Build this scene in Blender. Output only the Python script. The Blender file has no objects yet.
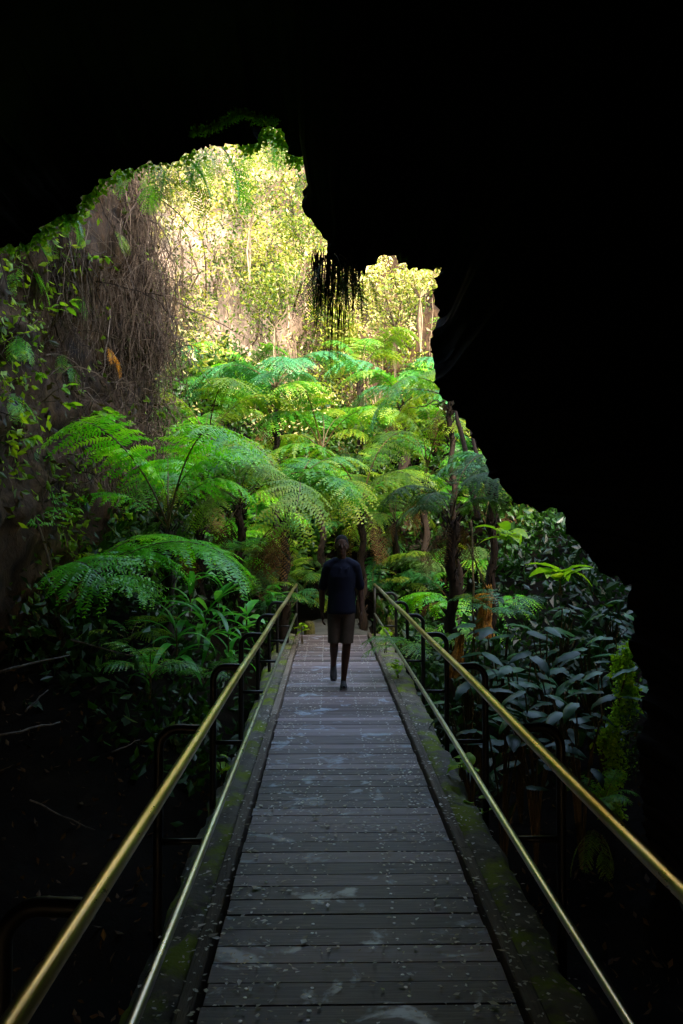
import bpy, math, random
import numpy as np
from mathutils import Vector, Matrix, Euler, noise as mn

random.seed(7); rng = np.random.default_rng(7)
R = math.radians
scene = bpy.context.scene
COL = scene.collection

# ------------------------------------------------------------------ camera
F_PX, W_PX, H_PX = 800.0, 683.0, 1024.0
CAM_Z = 1.7
cam_data = bpy.data.cameras.new('camera')
cam = bpy.data.objects.new('camera', cam_data); COL.objects.link(cam)
cam.location = (0, 0, CAM_Z)
cam.rotation_euler = (R(90) + math.atan(25 / F_PX), 0, -math.atan(14.5 / F_PX))
cam_data.sensor_fit = 'VERTICAL'; cam_data.sensor_height = 36.0
cam_data.lens = F_PX / H_PX * 36.0
cam_data.clip_start = 0.05; cam_data.clip_end = 3000
scene.camera = cam
CM = cam.rotation_euler.to_matrix()

def P(px, py, y):
    """world point on the plane y = const that stands at this place of the photo"""
    d = CM @ Vector(((px - W_PX / 2) / F_PX, -(py - H_PX / 2) / F_PX, -1.0))
    d *= y / d.y
    return Vector((d.x, d.y, d.z + CAM_Z))

# ------------------------------------------------------------------ object helpers
def link(name, mesh, parent=None, mat=None):
    o = bpy.data.objects.new(name, mesh); COL.objects.link(o)
    if mat is not None and mesh is not None and len(mesh.materials) == 0:
        for m in (mat if isinstance(mat, (list, tuple)) else [mat]): mesh.materials.append(m)
    if parent is not None: o.parent = parent
    return o

def tag(o, label=None, cat=None, group=None, kind=None):
    if label: o['label'] = label
    if cat: o['category'] = cat
    if group: o['group'] = group
    if kind: o['kind'] = kind
    return o

def empty(name, loc=(0, 0, 0), rz=0.0):
    o = bpy.data.objects.new(name, None); COL.objects.link(o)
    o.location = loc; o.rotation_euler = (0, 0, rz); o.empty_display_size = .2
    return o

def mesh_np(name, V, Q=None, T=None, var=None, smooth=False, mi=None):
    V = np.asarray(V, dtype=np.float32).reshape(-1, 3)
    me = bpy.data.meshes.new(name)
    Q = np.zeros((0, 4), np.int32) if Q is None or len(Q) == 0 else np.asarray(Q, np.int32).reshape(-1, 4)
    T = np.zeros((0, 3), np.int32) if T is None or len(T) == 0 else np.asarray(T, np.int32).reshape(-1, 3)
    loops = np.concatenate([Q.ravel(), T.ravel()])
    tot = np.concatenate([np.full(len(Q), 4, np.int32), np.full(len(T), 3, np.int32)])
    start = np.concatenate([[0], np.cumsum(tot)[:-1]]).astype(np.int32)
    me.vertices.add(len(V)); me.vertices.foreach_set('co', V.ravel())
    me.loops.add(len(loops)); me.loops.foreach_set('vertex_index', loops)
    me.polygons.add(len(tot)); me.polygons.foreach_set('loop_start', start); me.polygons.foreach_set('loop_total', tot)
    me.polygons.foreach_set('use_smooth', np.full(len(tot), bool(smooth)))
    if mi is not None: me.polygons.foreach_set('material_index', np.asarray(mi, np.int32))
    me.update(calc_edges=True)
    if var is not None:
        a = me.attributes.new('var', 'FLOAT', 'POINT'); a.data.foreach_set('value', np.asarray(var, np.float32))
    return me

class MB:
    def __init__(s): s.V = []; s.Q = []; s.T = []; s.var = []; s.n = 0; s.mq = []; s.mt = []
    def add(s, V, Q=None, T=None, var=0.5, mi=0):
        V = np.asarray(V, float).reshape(-1, 3)
        if Q is not None and len(Q):
            Q = np.asarray(Q).reshape(-1, 4); s.Q.append(Q + s.n); s.mq.append(np.full(len(Q), mi))
        if T is not None and len(T):
            T = np.asarray(T).reshape(-1, 3); s.T.append(T + s.n); s.mt.append(np.full(len(T), mi))
        s.V.append(V); s.var.append(np.broadcast_to(np.asarray(var, float), (len(V),)).copy()); s.n += len(V)
    def mesh(s, name, smooth=False):
        cat = lambda l, w: np.concatenate(l) if l else np.zeros((0, w), int)
        mi = np.concatenate([np.concatenate(s.mq) if s.mq else np.zeros(0, int), np.concatenate(s.mt) if s.mt else np.zeros(0, int)])
        return mesh_np(name, np.concatenate(s.V), cat(s.Q, 4), cat(s.T, 3), np.concatenate(s.var), smooth, mi)
    # a tube along a polyline
    def tube(s, pts, rad, n=8, var=0.5, mi=0, cap=True, jitter=0):
        pts = np.asarray([tuple(p) for p in pts], float); m = len(pts)
        rad = np.broadcast_to(np.asarray(rad, float), (m,))
        t = np.gradient(pts, axis=0); t /= np.linalg.norm(t, axis=1)[:, None] + 1e-9
        ref = np.array([0, 0, 1.0]) if abs(t[0, 2]) < .9 else np.array([1.0, 0, 0])
        V = []
        u = np.cross(ref, t[0]); u /= np.linalg.norm(u)
        for i in range(m):
            u = u - t[i] * np.dot(u, t[i]); u /= np.linalg.norm(u) + 1e-9
            w = np.cross(t[i], u)
            a = np.arange(n) * 2 * math.pi / n
            rr = rad[i] * (1 + (jitter * rng.uniform(-1, 1, n) if jitter else 0))
            V.append(pts[i] + (np.cos(a) * rr)[:, None] * u + (np.sin(a) * rr)[:, None] * w)
        V = np.concatenate(V)
        i = np.arange(m - 1)[:, None] * n; j = np.arange(n)[None, :]; k = (j + 1) % n
        Q = np.stack([i + j, i + k, i + n + k, i + n + j], -1).reshape(-1, 4)
        T = None
        if cap:
            V = np.concatenate([V, pts[:1], pts[-1:]])
            c0, c1 = m * n, m * n + 1; jj = np.arange(n)
            T = np.concatenate([np.stack([np.full(n, c0), (jj + 1) % n, jj], -1),
                                np.stack([np.full(n, c1), (m - 1) * n + jj, (m - 1) * n + (jj + 1) % n], -1)])
        s.add(V, Q, T, var, mi)
    def box(s, x0, x1, y0, y1, z0, z1, var=.5, mi=0, bev=0.0, rot=0.0):
        b = bev
        # chamfered box: two stacked rings top and bottom
        def ring(z, d): return [(x0 + d, y0 + d, z), (x1 - d, y0 + d, z), (x1 - d, y1 - d, z), (x0 + d, y1 - d, z)]
        rings = [ring(z0, b), ring(z0 + b, 0), ring(z1 - b, 0), ring(z1, b)] if b else [ring(z0, 0), ring(z1, 0)]
        V = np.array([p for r in rings for p in r])
        if rot:
            c = np.array([(x0 + x1) / 2, (y0 + y1) / 2, 0]); ca, sa = math.cos(rot), math.sin(rot)
            d = V - c; V = np.stack([d[:, 0] * ca - d[:, 1] * sa, d[:, 0] * sa + d[:, 1] * ca, d[:, 2]], -1) + c
        k = len(rings); Q = [(3, 2, 1, 0), tuple(4 * (k - 1) + i for i in range(4))]
        for r in range(k - 1):
            for i in range(4): Q.append((4 * r + i, 4 * r + (i + 1) % 4, 4 * r + 4 + (i + 1) % 4, 4 * r + 4 + i))
        s.add(V, Q, None, var, mi)

def fbm(v, sc, oct=4): return mn.fractal(Vector(v) * sc, 1.0, 2.0, oct)
def sstep(a, b, x):
    t = max(0, min(1, (x - a) / (b - a))); return t * t * (3 - 2 * t)
def lerp_tab(tab, x):
    for (a, va), (b, vb) in zip(tab, tab[1:]):
        if x <= b: return va + (vb - va) * max(0, (x - a)) / (b - a)
    return tab[-1][1]

# ------------------------------------------------------------------ materials
def new_mat(name):
    m = bpy.data.materials.new(name); m.use_nodes = True
    nt = m.node_tree; nt.nodes.clear()
    out = nt.nodes.new('ShaderNodeOutputMaterial')
    return m, nt, out
def N(nt, typ, **kw):
    n = nt.nodes.new(typ)
    for k, v in kw.items():
        if k in n.inputs: n.inputs[k].default_value = v
        else: setattr(n, k, v)
    return n
def ramp(nt, fac, stops, interp='LINEAR'):
    r = nt.nodes.new('ShaderNodeValToRGB'); e = r.color_ramp; e.interpolation = interp
    while len(e.elements) < len(stops): e.elements.new(0.5)
    for el, (p, c) in zip(e.elements, stops):
        el.position = p; el.color = (*c, 1) if len(c) == 3 else c
    nt.links.new(fac, r.inputs[0]); return r.outputs[0]
def noise_tex(nt, scale, detail=5, vec=None, rough=.55, dist=0):
    t = N(nt, 'ShaderNodeTexNoise'); t.inputs['Scale'].default_value = scale; t.inputs['Detail'].default_value = detail
    t.inputs['Roughness'].default_value = rough; t.inputs['Distortion'].default_value = dist
    if vec is not None: nt.links.new(vec, t.inputs['Vector'])
    return t.outputs['Fac']
def coord(nt, which='Object', scale=None):
    c = nt.nodes.new('ShaderNodeTexCoord').outputs[which]
    if scale:
        mp = nt.nodes.new('ShaderNodeMapping'); mp.inputs['Scale'].default_value = scale
        nt.links.new(c, mp.inputs[0]); return mp.outputs[0]
    return c
def mixc(nt, fac, a, b, mode='MIX'):
    m = nt.nodes.new('ShaderNodeMix'); m.data_type = 'RGBA'; m.blend_type = mode
    for s, v in ((m.inputs[0], fac), (m.inputs[6], a), (m.inputs[7], b)):
        if hasattr(v, 'is_output'): nt.links.new(v, s)
        elif isinstance(v, (int, float)): s.default_value = v
        else: s.default_value = (*v, 1)
    return m.outputs[2]
def math_n(nt, op, a, b=0.5):
    m = nt.nodes.new('ShaderNodeMath'); m.operation = op
    for s, v in ((m.inputs[0], a), (m.inputs[1], b)):
        if hasattr(v, 'is_output'): nt.links.new(v, s)
        else: s.default_value = v
    return m.outputs[0]
def bump(nt, h, strength=.4, dist=.02):
    b = nt.nodes.new('ShaderNodeBump'); b.inputs['Strength'].default_value = strength; b.inputs['Distance'].default_value = dist
    nt.links.new(h, b.inputs['Height']); return b.outputs[0]
def principled(nt, out, col, rough=.6, metal=0, spec=.5, normal=None):
    p = nt.nodes.new('ShaderNodeBsdfPrincipled')
    for s, v in (('Base Color', col), ('Roughness', rough), ('Metallic', metal), ('Specular IOR Level', spec)):
        if hasattr(v, 'is_output'): nt.links.new(v, p.inputs[s])
        elif isinstance(v, tuple): p.inputs[s].default_value = (*v, 1)
        else: p.inputs[s].default_value = v
    if normal is not None: nt.links.new(normal, p.inputs['Normal'])
    nt.links.new(p.outputs[0], out.inputs[0]); return p

def leaf_mat(name, stops, transl=.4, rough=.42, spec=.4, objvar=.25, tcol=(1.25, 1.15, .5)):
    m, nt, out = new_mat(name)
    a = N(nt, 'ShaderNodeAttribute', attribute_name='var').outputs['Fac']
    oi = nt.nodes.new('ShaderNodeObjectInfo').outputs['Random']
    v = math_n(nt, 'ADD', a, math_n(nt, 'MULTIPLY', math_n(nt, 'SUBTRACT', oi, .5), objvar * 1.7))
    c = ramp(nt, v, stops)
    p = principled(nt, out, c, rough, 0, spec)
    t = nt.nodes.new('ShaderNodeBsdfTranslucent')
    nt.links.new(mixc(nt, 1.0, c, tcol, 'MULTIPLY'), t.inputs[0])
    mx = nt.nodes.new('ShaderNodeMixShader'); mx.inputs[0].default_value = transl
    nt.links.new(p.outputs[0], mx.inputs[1]); nt.links.new(t.outputs[0], mx.inputs[2]); nt.links.new(mx.outputs[0], out.inputs[0])
    return m

M = {}
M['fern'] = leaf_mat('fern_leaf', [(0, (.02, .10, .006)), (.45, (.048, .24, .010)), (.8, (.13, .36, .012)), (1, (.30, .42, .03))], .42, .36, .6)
M['fern_bright'] = leaf_mat('fern_leaf_bright', [(0, (.03, .20, .006)), (.5, (.11, .50, .008)), (1, (.34, .70, .02))], .45, .34, .6)  # lit copy of the fern green, skylight put into the leaf colour
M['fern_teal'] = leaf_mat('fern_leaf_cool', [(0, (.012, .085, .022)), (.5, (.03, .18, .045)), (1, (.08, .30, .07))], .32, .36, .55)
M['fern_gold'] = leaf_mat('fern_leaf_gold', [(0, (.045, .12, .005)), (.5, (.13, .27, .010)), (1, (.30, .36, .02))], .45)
M['fern_dark'] = leaf_mat('fern_leaf_shade', [(0, (.012, .04, .008)), (.5, (.03, .08, .014)), (1, (.07, .13, .025))], .3, .6, .2)  # darker copy of the fern green with shade put into its colour
M['fern_dead'] = leaf_mat('fern_leaf_dead', [(0, (.035, .018, .006)), (.5, (.09, .045, .014)), (1, (.17, .095, .03))], .3, .7, .2)
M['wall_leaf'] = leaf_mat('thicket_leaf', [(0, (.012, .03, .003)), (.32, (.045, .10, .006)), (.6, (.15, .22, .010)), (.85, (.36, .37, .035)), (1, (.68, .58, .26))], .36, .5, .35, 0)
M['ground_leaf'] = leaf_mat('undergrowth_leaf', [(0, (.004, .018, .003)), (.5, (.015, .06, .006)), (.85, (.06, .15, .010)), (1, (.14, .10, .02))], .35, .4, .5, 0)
M['broad'] = leaf_mat('broad_leaf', [(0, (.09, .26, .010)), (.6, (.26, .52, .02)), (1, (.50, .64, .03))], .5, .38, .5, .3)
M['taro'] = leaf_mat('drooping_leaf', [(0, (.005, .03, .012)), (.5, (.012, .055, .022)), (1, (.04, .13, .035))], .2, .42, .3, .6)
M['strap'] = leaf_mat('strap_leaf', [(0, (.03, .20, .02)), (.6, (.09, .42, .05)), (1, (.22, .60, .08))], .45, .32, .6, .3)
M['cliff_leaf'] = leaf_mat('cliff_creeper_leaf', [(0, (.02, .012, .005)), (.4, (.05, .045, .008)), (.55, (.10, .22, .008)), (1, (.40, .56, .02))], .5, .5, .4, 0)
M['moss'] = leaf_mat('moss_leaf', [(0, (.10, .24, .006)), (.5, (.26, .50, .012)), (1, (.48, .66, .04))], .4, .6, .2, 0)
M['orange'] = leaf_mat('orange_leaf', [(0, (.5, .16, .01)), (1, (.9, .38, .02))], .4, .6, .2, 0)
M['litter'] = leaf_mat('dry_leaf', [(0, (.20, .13, .08)), (.35, (.55, .45, .36)), (1, (.92, .87, .82))], .3, .4, .5, 0, (1, 1, 1))

def simple_bark(name, c0, c1, scale=(6, 6, 1.5), rough=.85, bs=.6):
    m, nt, out = new_mat(name)
    v = coord(nt, 'Object', scale); n1 = noise_tex(nt, 4, 6, v); n2 = noise_tex(nt, 18, 3, v)
    a = N(nt, 'ShaderNodeAttribute', attribute_name='var').outputs['Fac']
    f = math_n(nt, 'ADD', math_n(nt, 'MULTIPLY', n1, .75), math_n(nt, 'MULTIPLY', math_n(nt, 'SUBTRACT', a, .5), .6))
    principled(nt, out, ramp(nt, f, [(.2, c0), (.7, c1)]), rough, 0, .3, bump(nt, n2, bs, .02)); return m
M['trunk'] = simple_bark('fern_trunk_fibre', (.008, .005, .003), (.045, .024, .012))
M['stipe'] = simple_bark('fern_stalk', (.05, .03, .012), (.16, .10, .03), rough=.5)
M['stem_pale'] = simple_bark('pale_stem', (.05, .03, .014), (.50, .37, .23))
M['root'] = simple_bark('hanging_root', (.03, .017, .009), (.27, .185, .125))
M['root_dark'] = simple_bark('dark_root', (.012, .008, .006), (.04, .03, .02))  # darker copy of the root bark, backlit silhouette put into its colour
M['branch'] = simple_bark('dead_branch_bark', (.05, .04, .03), (.20, .17, .13))

# rock of the tunnel, rock of the cliff, soil
def rock(name, stops, scale, rough=.85, bs=.7, moss=None, dist=.06):
    m, nt, out = new_mat(name); v = coord(nt, 'Object')
    n1 = noise_tex(nt, scale, 8, v, .62, .4); n2 = noise_tex(nt, scale * 5, 6, v, .6)
    c = ramp(nt, n1, stops)
    if moss:
        n3 = noise_tex(nt, moss[0], 5, v, .65)
        c = mixc(nt, ramp(nt, n3, [(moss[1], (0, 0, 0)), (moss[1] + .12, (1, 1, 1))]), c, moss[2])
    h = math_n(nt, 'ADD', n1, math_n(nt, 'MULTIPLY', n2, .4))
    principled(nt, out, c, rough, 0, .06 if 'soil' in name or 'lava' in name else .3, bump(nt, h, bs, dist)); return m
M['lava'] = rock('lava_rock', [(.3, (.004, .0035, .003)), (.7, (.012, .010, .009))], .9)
M['hill'] = rock('hill_soil', [(.3, (.02, .03, .012)), (.7, (.05, .07, .02))], .6)
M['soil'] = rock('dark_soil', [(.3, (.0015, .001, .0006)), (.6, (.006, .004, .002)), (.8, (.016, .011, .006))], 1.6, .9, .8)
M['concrete_path'] = rock('worn_path', [(.3, (.05, .05, .045)), (.7, (.12, .115, .105))], 3, .8, .4)
M['mossy'] = rock('mossy_concrete', [(.3, (.06, .052, .042)), (.7, (.22, .19, .15))], 5, .85, .9, (3.0, .48, (.18, .23, .012)), .03)
M['mossy_stone'] = rock('mossy_stone', [(.3, (.03, .028, .010)), (.7, (.12, .10, .03))], 6, .9, .9, (5, .5, (.09, .10, .008)), .03)
M['step_stone'] = rock('step_stone', [(.3, (.012, .010, .006)), (.7, (.06, .05, .03))], 5, .9, .9, (5, .55, (.05, .06, .008)), .03)
# cliff: dark brown low and near, pale sunlit rock at the back
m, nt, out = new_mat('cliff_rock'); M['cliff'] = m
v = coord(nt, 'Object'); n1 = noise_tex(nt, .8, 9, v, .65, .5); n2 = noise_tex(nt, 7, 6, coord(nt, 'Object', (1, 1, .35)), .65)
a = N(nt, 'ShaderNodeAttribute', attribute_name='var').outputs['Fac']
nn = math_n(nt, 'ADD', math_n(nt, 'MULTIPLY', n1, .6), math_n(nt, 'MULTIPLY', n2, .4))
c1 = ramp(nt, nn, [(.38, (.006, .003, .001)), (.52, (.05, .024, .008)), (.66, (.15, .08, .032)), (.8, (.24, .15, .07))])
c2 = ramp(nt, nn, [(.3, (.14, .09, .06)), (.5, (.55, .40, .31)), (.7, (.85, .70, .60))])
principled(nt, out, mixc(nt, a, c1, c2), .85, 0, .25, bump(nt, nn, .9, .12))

# deck planks
m, nt, out = new_mat('wet_sheen_planks'); M['deck'] = m
a = N(nt, 'ShaderNodeAttribute', attribute_name='var').outputs['Fac']
g = noise_tex(nt, 6, 7, coord(nt, 'Object', (.5, 14, 3)), .7, .3); w = noise_tex(nt, 3.1, 5, coord(nt, 'Object', (1, 1.3, 1)), .6, .8)
w2 = noise_tex(nt, 28, 4, coord(nt, 'Object'))
wet = ramp(nt, math_n(nt, 'ADD', w, math_n(nt, 'MULTIPLY', math_n(nt, 'SUBTRACT', w2, .5), .12)), [(.58, (0, 0, 0)), (.66, (1, 1, 1))])
base = ramp(nt, math_n(nt, 'ADD', math_n(nt, 'MULTIPLY', g, .72), math_n(nt, 'MULTIPLY', a, .28)), [(.30, (.045, .031, .032)), (.48, (.15, .108, .114)), (.70, (.34, .26, .275))])
col = mixc(nt, math_n(nt, 'MULTIPLY', wet, .75), base, (.42, .47, .62))  # wet patches, with the sky's reflection painted in as pale blue
rg = ramp(nt, wet, [(0, (.58, .58, .58)), (1, (.30, .30, .30))])
principled(nt, out, col, rg, 0, .42, bump(nt, math_n(nt, 'ADD', g, math_n(nt, 'MULTIPLY', w2, .3)), .35, .003))
M['kerb'] = simple_bark('kerb_timber', (.08, .055, .04), (.30, .23, .18), (8, .8, 8), .7, .4)
m, nt, out = new_mat('nail_head'); M['nail'] = m
principled(nt, out, (.75, .72, .70), .5, .2)

def metal(name, c0, c1, c2, r0=.22, r1=.45):
    m, nt, out = new_mat(name)
    v = coord(nt, 'Object', (1, .45, 1)); n1 = noise_tex(nt, 1.6, 5, v, .6, .5); n2 = noise_tex(nt, 30, 4, coord(nt, 'Object', (1, .3, 1)), .7)
    f = math_n(nt, 'ADD', math_n(nt, 'MULTIPLY', n1, .95), math_n(nt, 'MULTIPLY', n2, .05))
    col = ramp(nt, f, [(.33, c0), (.5, c1), (.64, c2)])
    principled(nt, out, col, ramp(nt, n2, [(.3, (r0,) * 3), (.7, (r1,) * 3)]), .95, .5, bump(nt, n2, .02, .001)); return m
M['brass'] = metal('worn_brass_pipe', (.52, .33, .12), (.85, .62, .32), (.92, .80, .66), .26, .36)
M['steel'] = metal('worn_steel_pipe', (.46, .38, .28), (.66, .61, .54), (.80, .78, .76), .26, .36)
m, nt, out = new_mat('black_paint'); M['black'] = m
n1 = noise_tex(nt, 14, 5, coord(nt, 'Object'))
principled(nt, out, ramp(nt, n1, [(.35, (.003, .003, .003)), (.7, (.016, .013, .011))]), .42, 0, .3, bump(nt, n1, .2, .004))

def cloth(name, c, k=.7, rough=.9):
    m, nt, out = new_mat(name)
    n1 = noise_tex(nt, 9, 4, coord(nt, 'Object')); n2 = noise_tex(nt, 260, 2, coord(nt, 'Object'))
    principled(nt, out, ramp(nt, n1, [(.3, tuple(x * k for x in c)), (.7, c)]), rough, 0, .2, bump(nt, math_n(nt, 'ADD', n1, math_n(nt, 'MULTIPLY', n2, .2)), .5, .012)); return m
M['shirt'] = cloth('navy_cotton', (.005, .007, .022)); M['shorts'] = cloth('brown_cotton', (.06, .043, .032))
M['shoe'] = cloth('dark_canvas', (.045, .045, .05)); M['sole'] = cloth('pale_rubber', (.16, .16, .16), .8, .6)
M['hair'] = cloth('dark_hair', (.006, .005, .004), .6, .95); M['cap'] = cloth('navy_cap_cotton', (.010, .013, .03))
m, nt, out = new_mat('skin'); M['skin'] = m
n1 = noise_tex(nt, 20, 4, coord(nt, 'Object'))
p = principled(nt, out, ramp(nt, n1, [(.3, (.060, .032, .021)), (.7, (.085, .046, .031))]), .7, 0, .12)
m, nt, out = new_mat('eye_white'); M['eye'] = m
principled(nt, out, (.25, .24, .22), .2)

# ------------------------------------------------------------------ terrain
PATH_Z = [(13.9, 0.0), (17, .18), (20, .6), (30, 1.2)]
def ground_z(x, y):
    b = lerp_tab([(-20, -1.45), (4, -1.45), (6.5, -1.2), (9, -.75), (11.5, -.35), (13.6, -.12), (15, .1), (16, .6), (17.5, 1.8), (19, 2.9), (21, 4.1), (23, 5.1), (26, 6), (32, 6.5)], y)
    if y > 6:
        l = sstep(-.9, -3.0, x) if x < 0 else 0
        b += l * lerp_tab([(6, .3), (8, .9), (10, 1.5), (13, 2.2), (17, 2.2), (20, 2), (30, 1)], y)
        r = sstep(1.3, 4.6, x) if x > 0 else 0
        b += r * lerp_tab([(6, .5), (8, 1.0), (11, 1.7), (14, 2.1), (18, 2.0), (30, 1.5)], y)
    pathw = 1 - sstep(.75, 1.5, abs(x - .12 - max(0, y - 15) * .25)) if y > 13 else 0
    pz = lerp_tab(PATH_Z, y) - .06
    nz = .22 * fbm((x, y, 3.1), .8, 4) + .06 * fbm((x, y, 9), 3, 3)
    z = b + nz
    pathw *= 1 - sstep(15.2, 17, y)
    z = z * (1 - pathw) + pz * pathw
    if y < 14.2:   # keep the soil under the boardwalk and its beams
        k = 1 - sstep(1.0, 1.35, abs(x - .13))
        z = z * (1 - k) + min(z, -.28) * k
    return z
nx, ny = 120, 190
xs = np.linspace(-9, 11, nx); ys = np.linspace(-14, 30, ny)
V = np.array([(x, y, ground_z(x, y)) for y in ys for x in xs])
i = np.arange(ny - 1)[:, None] * nx; j = np.arange(nx - 1)[None, :]
Q = np.stack([i + j, i + j + 1, i + j + 1 + nx, i + j + nx], -1).reshape(-1, 4)
tag(link('ground', mesh_np('ground', V, Q, smooth=True), None, M['soil']), kind='structure')

# cliff all round the sunken garden and the land above it out to the horizon
PLAN = [(-4.7, 5.6), (-4.0, 7.4), (-3.35, 9.4), (-3.2, 11.0), (-3.05, 12.4), (-3.2, 13.4), (-3.9, 14.6), (-4.6, 16.5), (-4.7, 18.5), (-3.9, 20.3),
        (-2.4, 22.6), (0.3, 24.6), (3, 25.2), (6, 24), (8.2, 20.5), (8.2, 15), (7, 11.5), (5.8, 9), (4.9, 7)]
def catmull(pts, per):
    P_ = [np.array(p, float) for p in pts]; P_ = [2 * P_[0] - P_[1]] + P_ + [2 * P_[-1] - P_[-2]]; o = []
    for a in range(1, len(P_) - 2):
        for k in range(per):
            t = k / per; p0, p1, p2, p3 = P_[a - 1:a + 3]
            o.append(.5 * (2 * p1 + (p2 - p0) * t + (2 * p0 - 5 * p1 + 4 * p2 - p3) * t * t + (3 * p1 - p0 - 3 * p2 + p3) * t ** 3))
    o.append(P_[-2]); return np.array(o)
plan = catmull(PLAN, 12); ns = len(plan)
tg = np.gradient(plan, axis=0); tg /= np.linalg.norm(tg, axis=1)[:, None]
nrm = np.stack([tg[:, 1], -tg[:, 0]], -1)             # into the garden
HS = list(np.linspace(-2, 17.5, 80)); OUT = [(.6, 18.0), (2.2, 18.5), (6, 19), (16, 19.6), (45, 20.2), (150, 20.6), (900, 21)]
CL = np.zeros((len(HS) + len(OUT), ns, 3)); CV = np.zeros((len(HS) + len(OUT), ns)); CN = np.zeros((ns, 3)); CN[:, :2] = nrm; TOP = np.zeros(ns)
for k in range(ns):
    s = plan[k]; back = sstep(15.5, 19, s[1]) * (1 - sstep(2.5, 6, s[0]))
    but = math.exp(-((s[1] - 12.3) / 1.8) ** 2) if s[0] < 0 else 0       # the buttress on the left
    top = lerp_tab([(0, 8.5), (.36, 8.6), (.44, 10.5), (.49, 15.8), (.63, 16.4), (.69, 12.8), (.76, 11), (.82, 7.5), (.88, 5.5), (1, 5.5)], k / (ns - 1)) + .5 * fbm((k * .15, 2, 0), 1, 3)
    TOP[k] = top
    for h, hz in enumerate(HS):
        z = -2 + (hz + 2) / 19.5 * (top + 2)
        lean = -.10 * max(0, z - 2) - .05 * max(0, z) * back * 2
        lean += but * (.55 * sstep(2.5, 4.5, z) - .2 * sstep(4.5, 8, z))
        q = (s[0] * .9, s[1] * .9, z)
        d = lean + .5 * fbm(q, .35, 5) + .28 * fbm(q, 1.3, 4) + .16 * fbm(q, 3.3, 3)
        CL[h, k] = (s[0] + nrm[k, 0] * d, s[1] + nrm[k, 1] * d, z + .15 * fbm((q[1], q[2], q[0]), 1.1, 3))
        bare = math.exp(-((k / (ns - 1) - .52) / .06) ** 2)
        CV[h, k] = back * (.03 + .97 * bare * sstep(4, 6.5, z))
    base = CL[len(HS) - 1, k]
    for h, (o, z) in enumerate(OUT):
        c = np.array([1.5, 15.0]); rdir = base[:2] - c; rdir /= np.linalg.norm(rdir)
        oo = o
        CL[len(HS) + h, k] = (base[0] + rdir[0] * oo, base[1] + rdir[1] * oo, (TOP[k] + z - 17.5) + (.5 * fbm((base[0] + o, base[1], o), .3, 3) if o < 50 else 0))
        CV[len(HS) + h, k] = .1
nh = CL.shape[0]
i = np.arange(nh - 1)[:, None] * ns; j = np.arange(ns - 1)[None, :]
Q = np.stack([i + j, i + j + 1, i + j + 1 + ns, i + j + ns], -1).reshape(-1, 4)
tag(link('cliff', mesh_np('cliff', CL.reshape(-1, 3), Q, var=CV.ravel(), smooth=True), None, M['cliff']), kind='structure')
def cliff_at(s, z):
    """point and inward normal on the cliff; s = 0..1 along the plan"""
    k = min(ns - 2, max(0, s * (ns - 1))); k0 = int(k); f = k - k0
    h = (z + 2) / (TOP[k0] + 2) * (len(HS) - 1); h = max(0, min(len(HS) - 2, h)); h0 = int(h); g = h - h0
    p = (CL[h0, k0] * (1 - f) + CL[h0, k0 + 1] * f) * (1 - g) + (CL[h0 + 1, k0] * (1 - f) + CL[h0 + 1, k0 + 1] * f) * g
    return p, CN[k0]
def cliff_pix(px, py):
    """the point of the cliff that a ray from the camera meets"""
    best = None
    A = CL[:len(HS)]; X = A[..., 0] / A[..., 1]; Z = (A[..., 2] - CAM_Z) / A[..., 1]
    q = P(px, py, 1.0); d = (X - q.x) ** 2 + (Z - (q.z - CAM_Z)) ** 2
    ok = d < (6 / 800) ** 2
    if not ok.any(): h, k = np.unravel_index(np.argmin(d), d.shape)
    else:
        dd = np.where(ok, A[..., 1], 1e9); h, k = np.unravel_index(np.argmin(dd), dd.shape)
    return A[h, k].copy(), CN[k].copy()

# the mouth of the lava tube: lip points (photo column, row, depth)
LIP = [(-120, 900, 5.6), (-115, 760, 5.9), (-105, 600, 6.2), (-95, 450, 6.6), (-75, 330, 7.0), (-35, 252, 7.2), (0, 245, 7.3), (28, 242, 7.35), (44, 226, 7.4),
       (58, 216, 7.4), (74, 217, 7.5), (83, 196, 7.55), (100, 180, 7.6), (112, 171, 7.6), (148, 162, 7.7), (183, 160, 7.8), (197, 149, 7.9), (215, 145, 8), (240, 146, 8.1),
       (256, 141, 8.2), (265, 128, 8.2), (275, 126, 8.2), (284, 139, 8.2), (292, 153, 8.2), (303, 162, 8.2), (312, 171, 8.2), (309, 181, 8.2), (300, 193, 8.2),
       (302, 208, 8.2), (310, 222, 8.2), (318, 234, 8.2), (329, 247, 8.2), (327, 261, 8.2), (337, 268, 8.2), (361, 272, 8.2), (369, 263, 8.2), (378, 258, 8.2),
       (390, 257, 8.2), (402, 262, 8.1), (412, 268, 8.1), (425, 271, 8), (441, 269, 8), (438, 283, 8), (430, 292, 7.9), (432, 305, 7.9), (438, 316, 7.9), (432, 330, 7.8),
       (431, 350, 7.8), (434, 372, 7.7), (440, 390, 7.6), (455, 410, 7.5), (468, 428, 7.5), (478, 445, 7.4), (486, 460, 7.4), (492, 475, 7.3), (500, 488, 7.3),
       (515, 500, 7.2), (540, 509, 7.2), (565, 516, 7.1), (568, 530, 7.1), (577, 543, 7), (590, 555, 7), (602, 568, 6.9), (615, 578, 6.9), (630, 590, 6.8),
       (635, 615, 6.8), (630, 640, 6.7), (637, 662, 6.7), (644, 690, 6.6), (641, 740, 6.5), (640, 800, 6.4), (652, 870, 6.3), (668, 960, 6.2), (690, 1040, 6.1)]
lip = []
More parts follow.
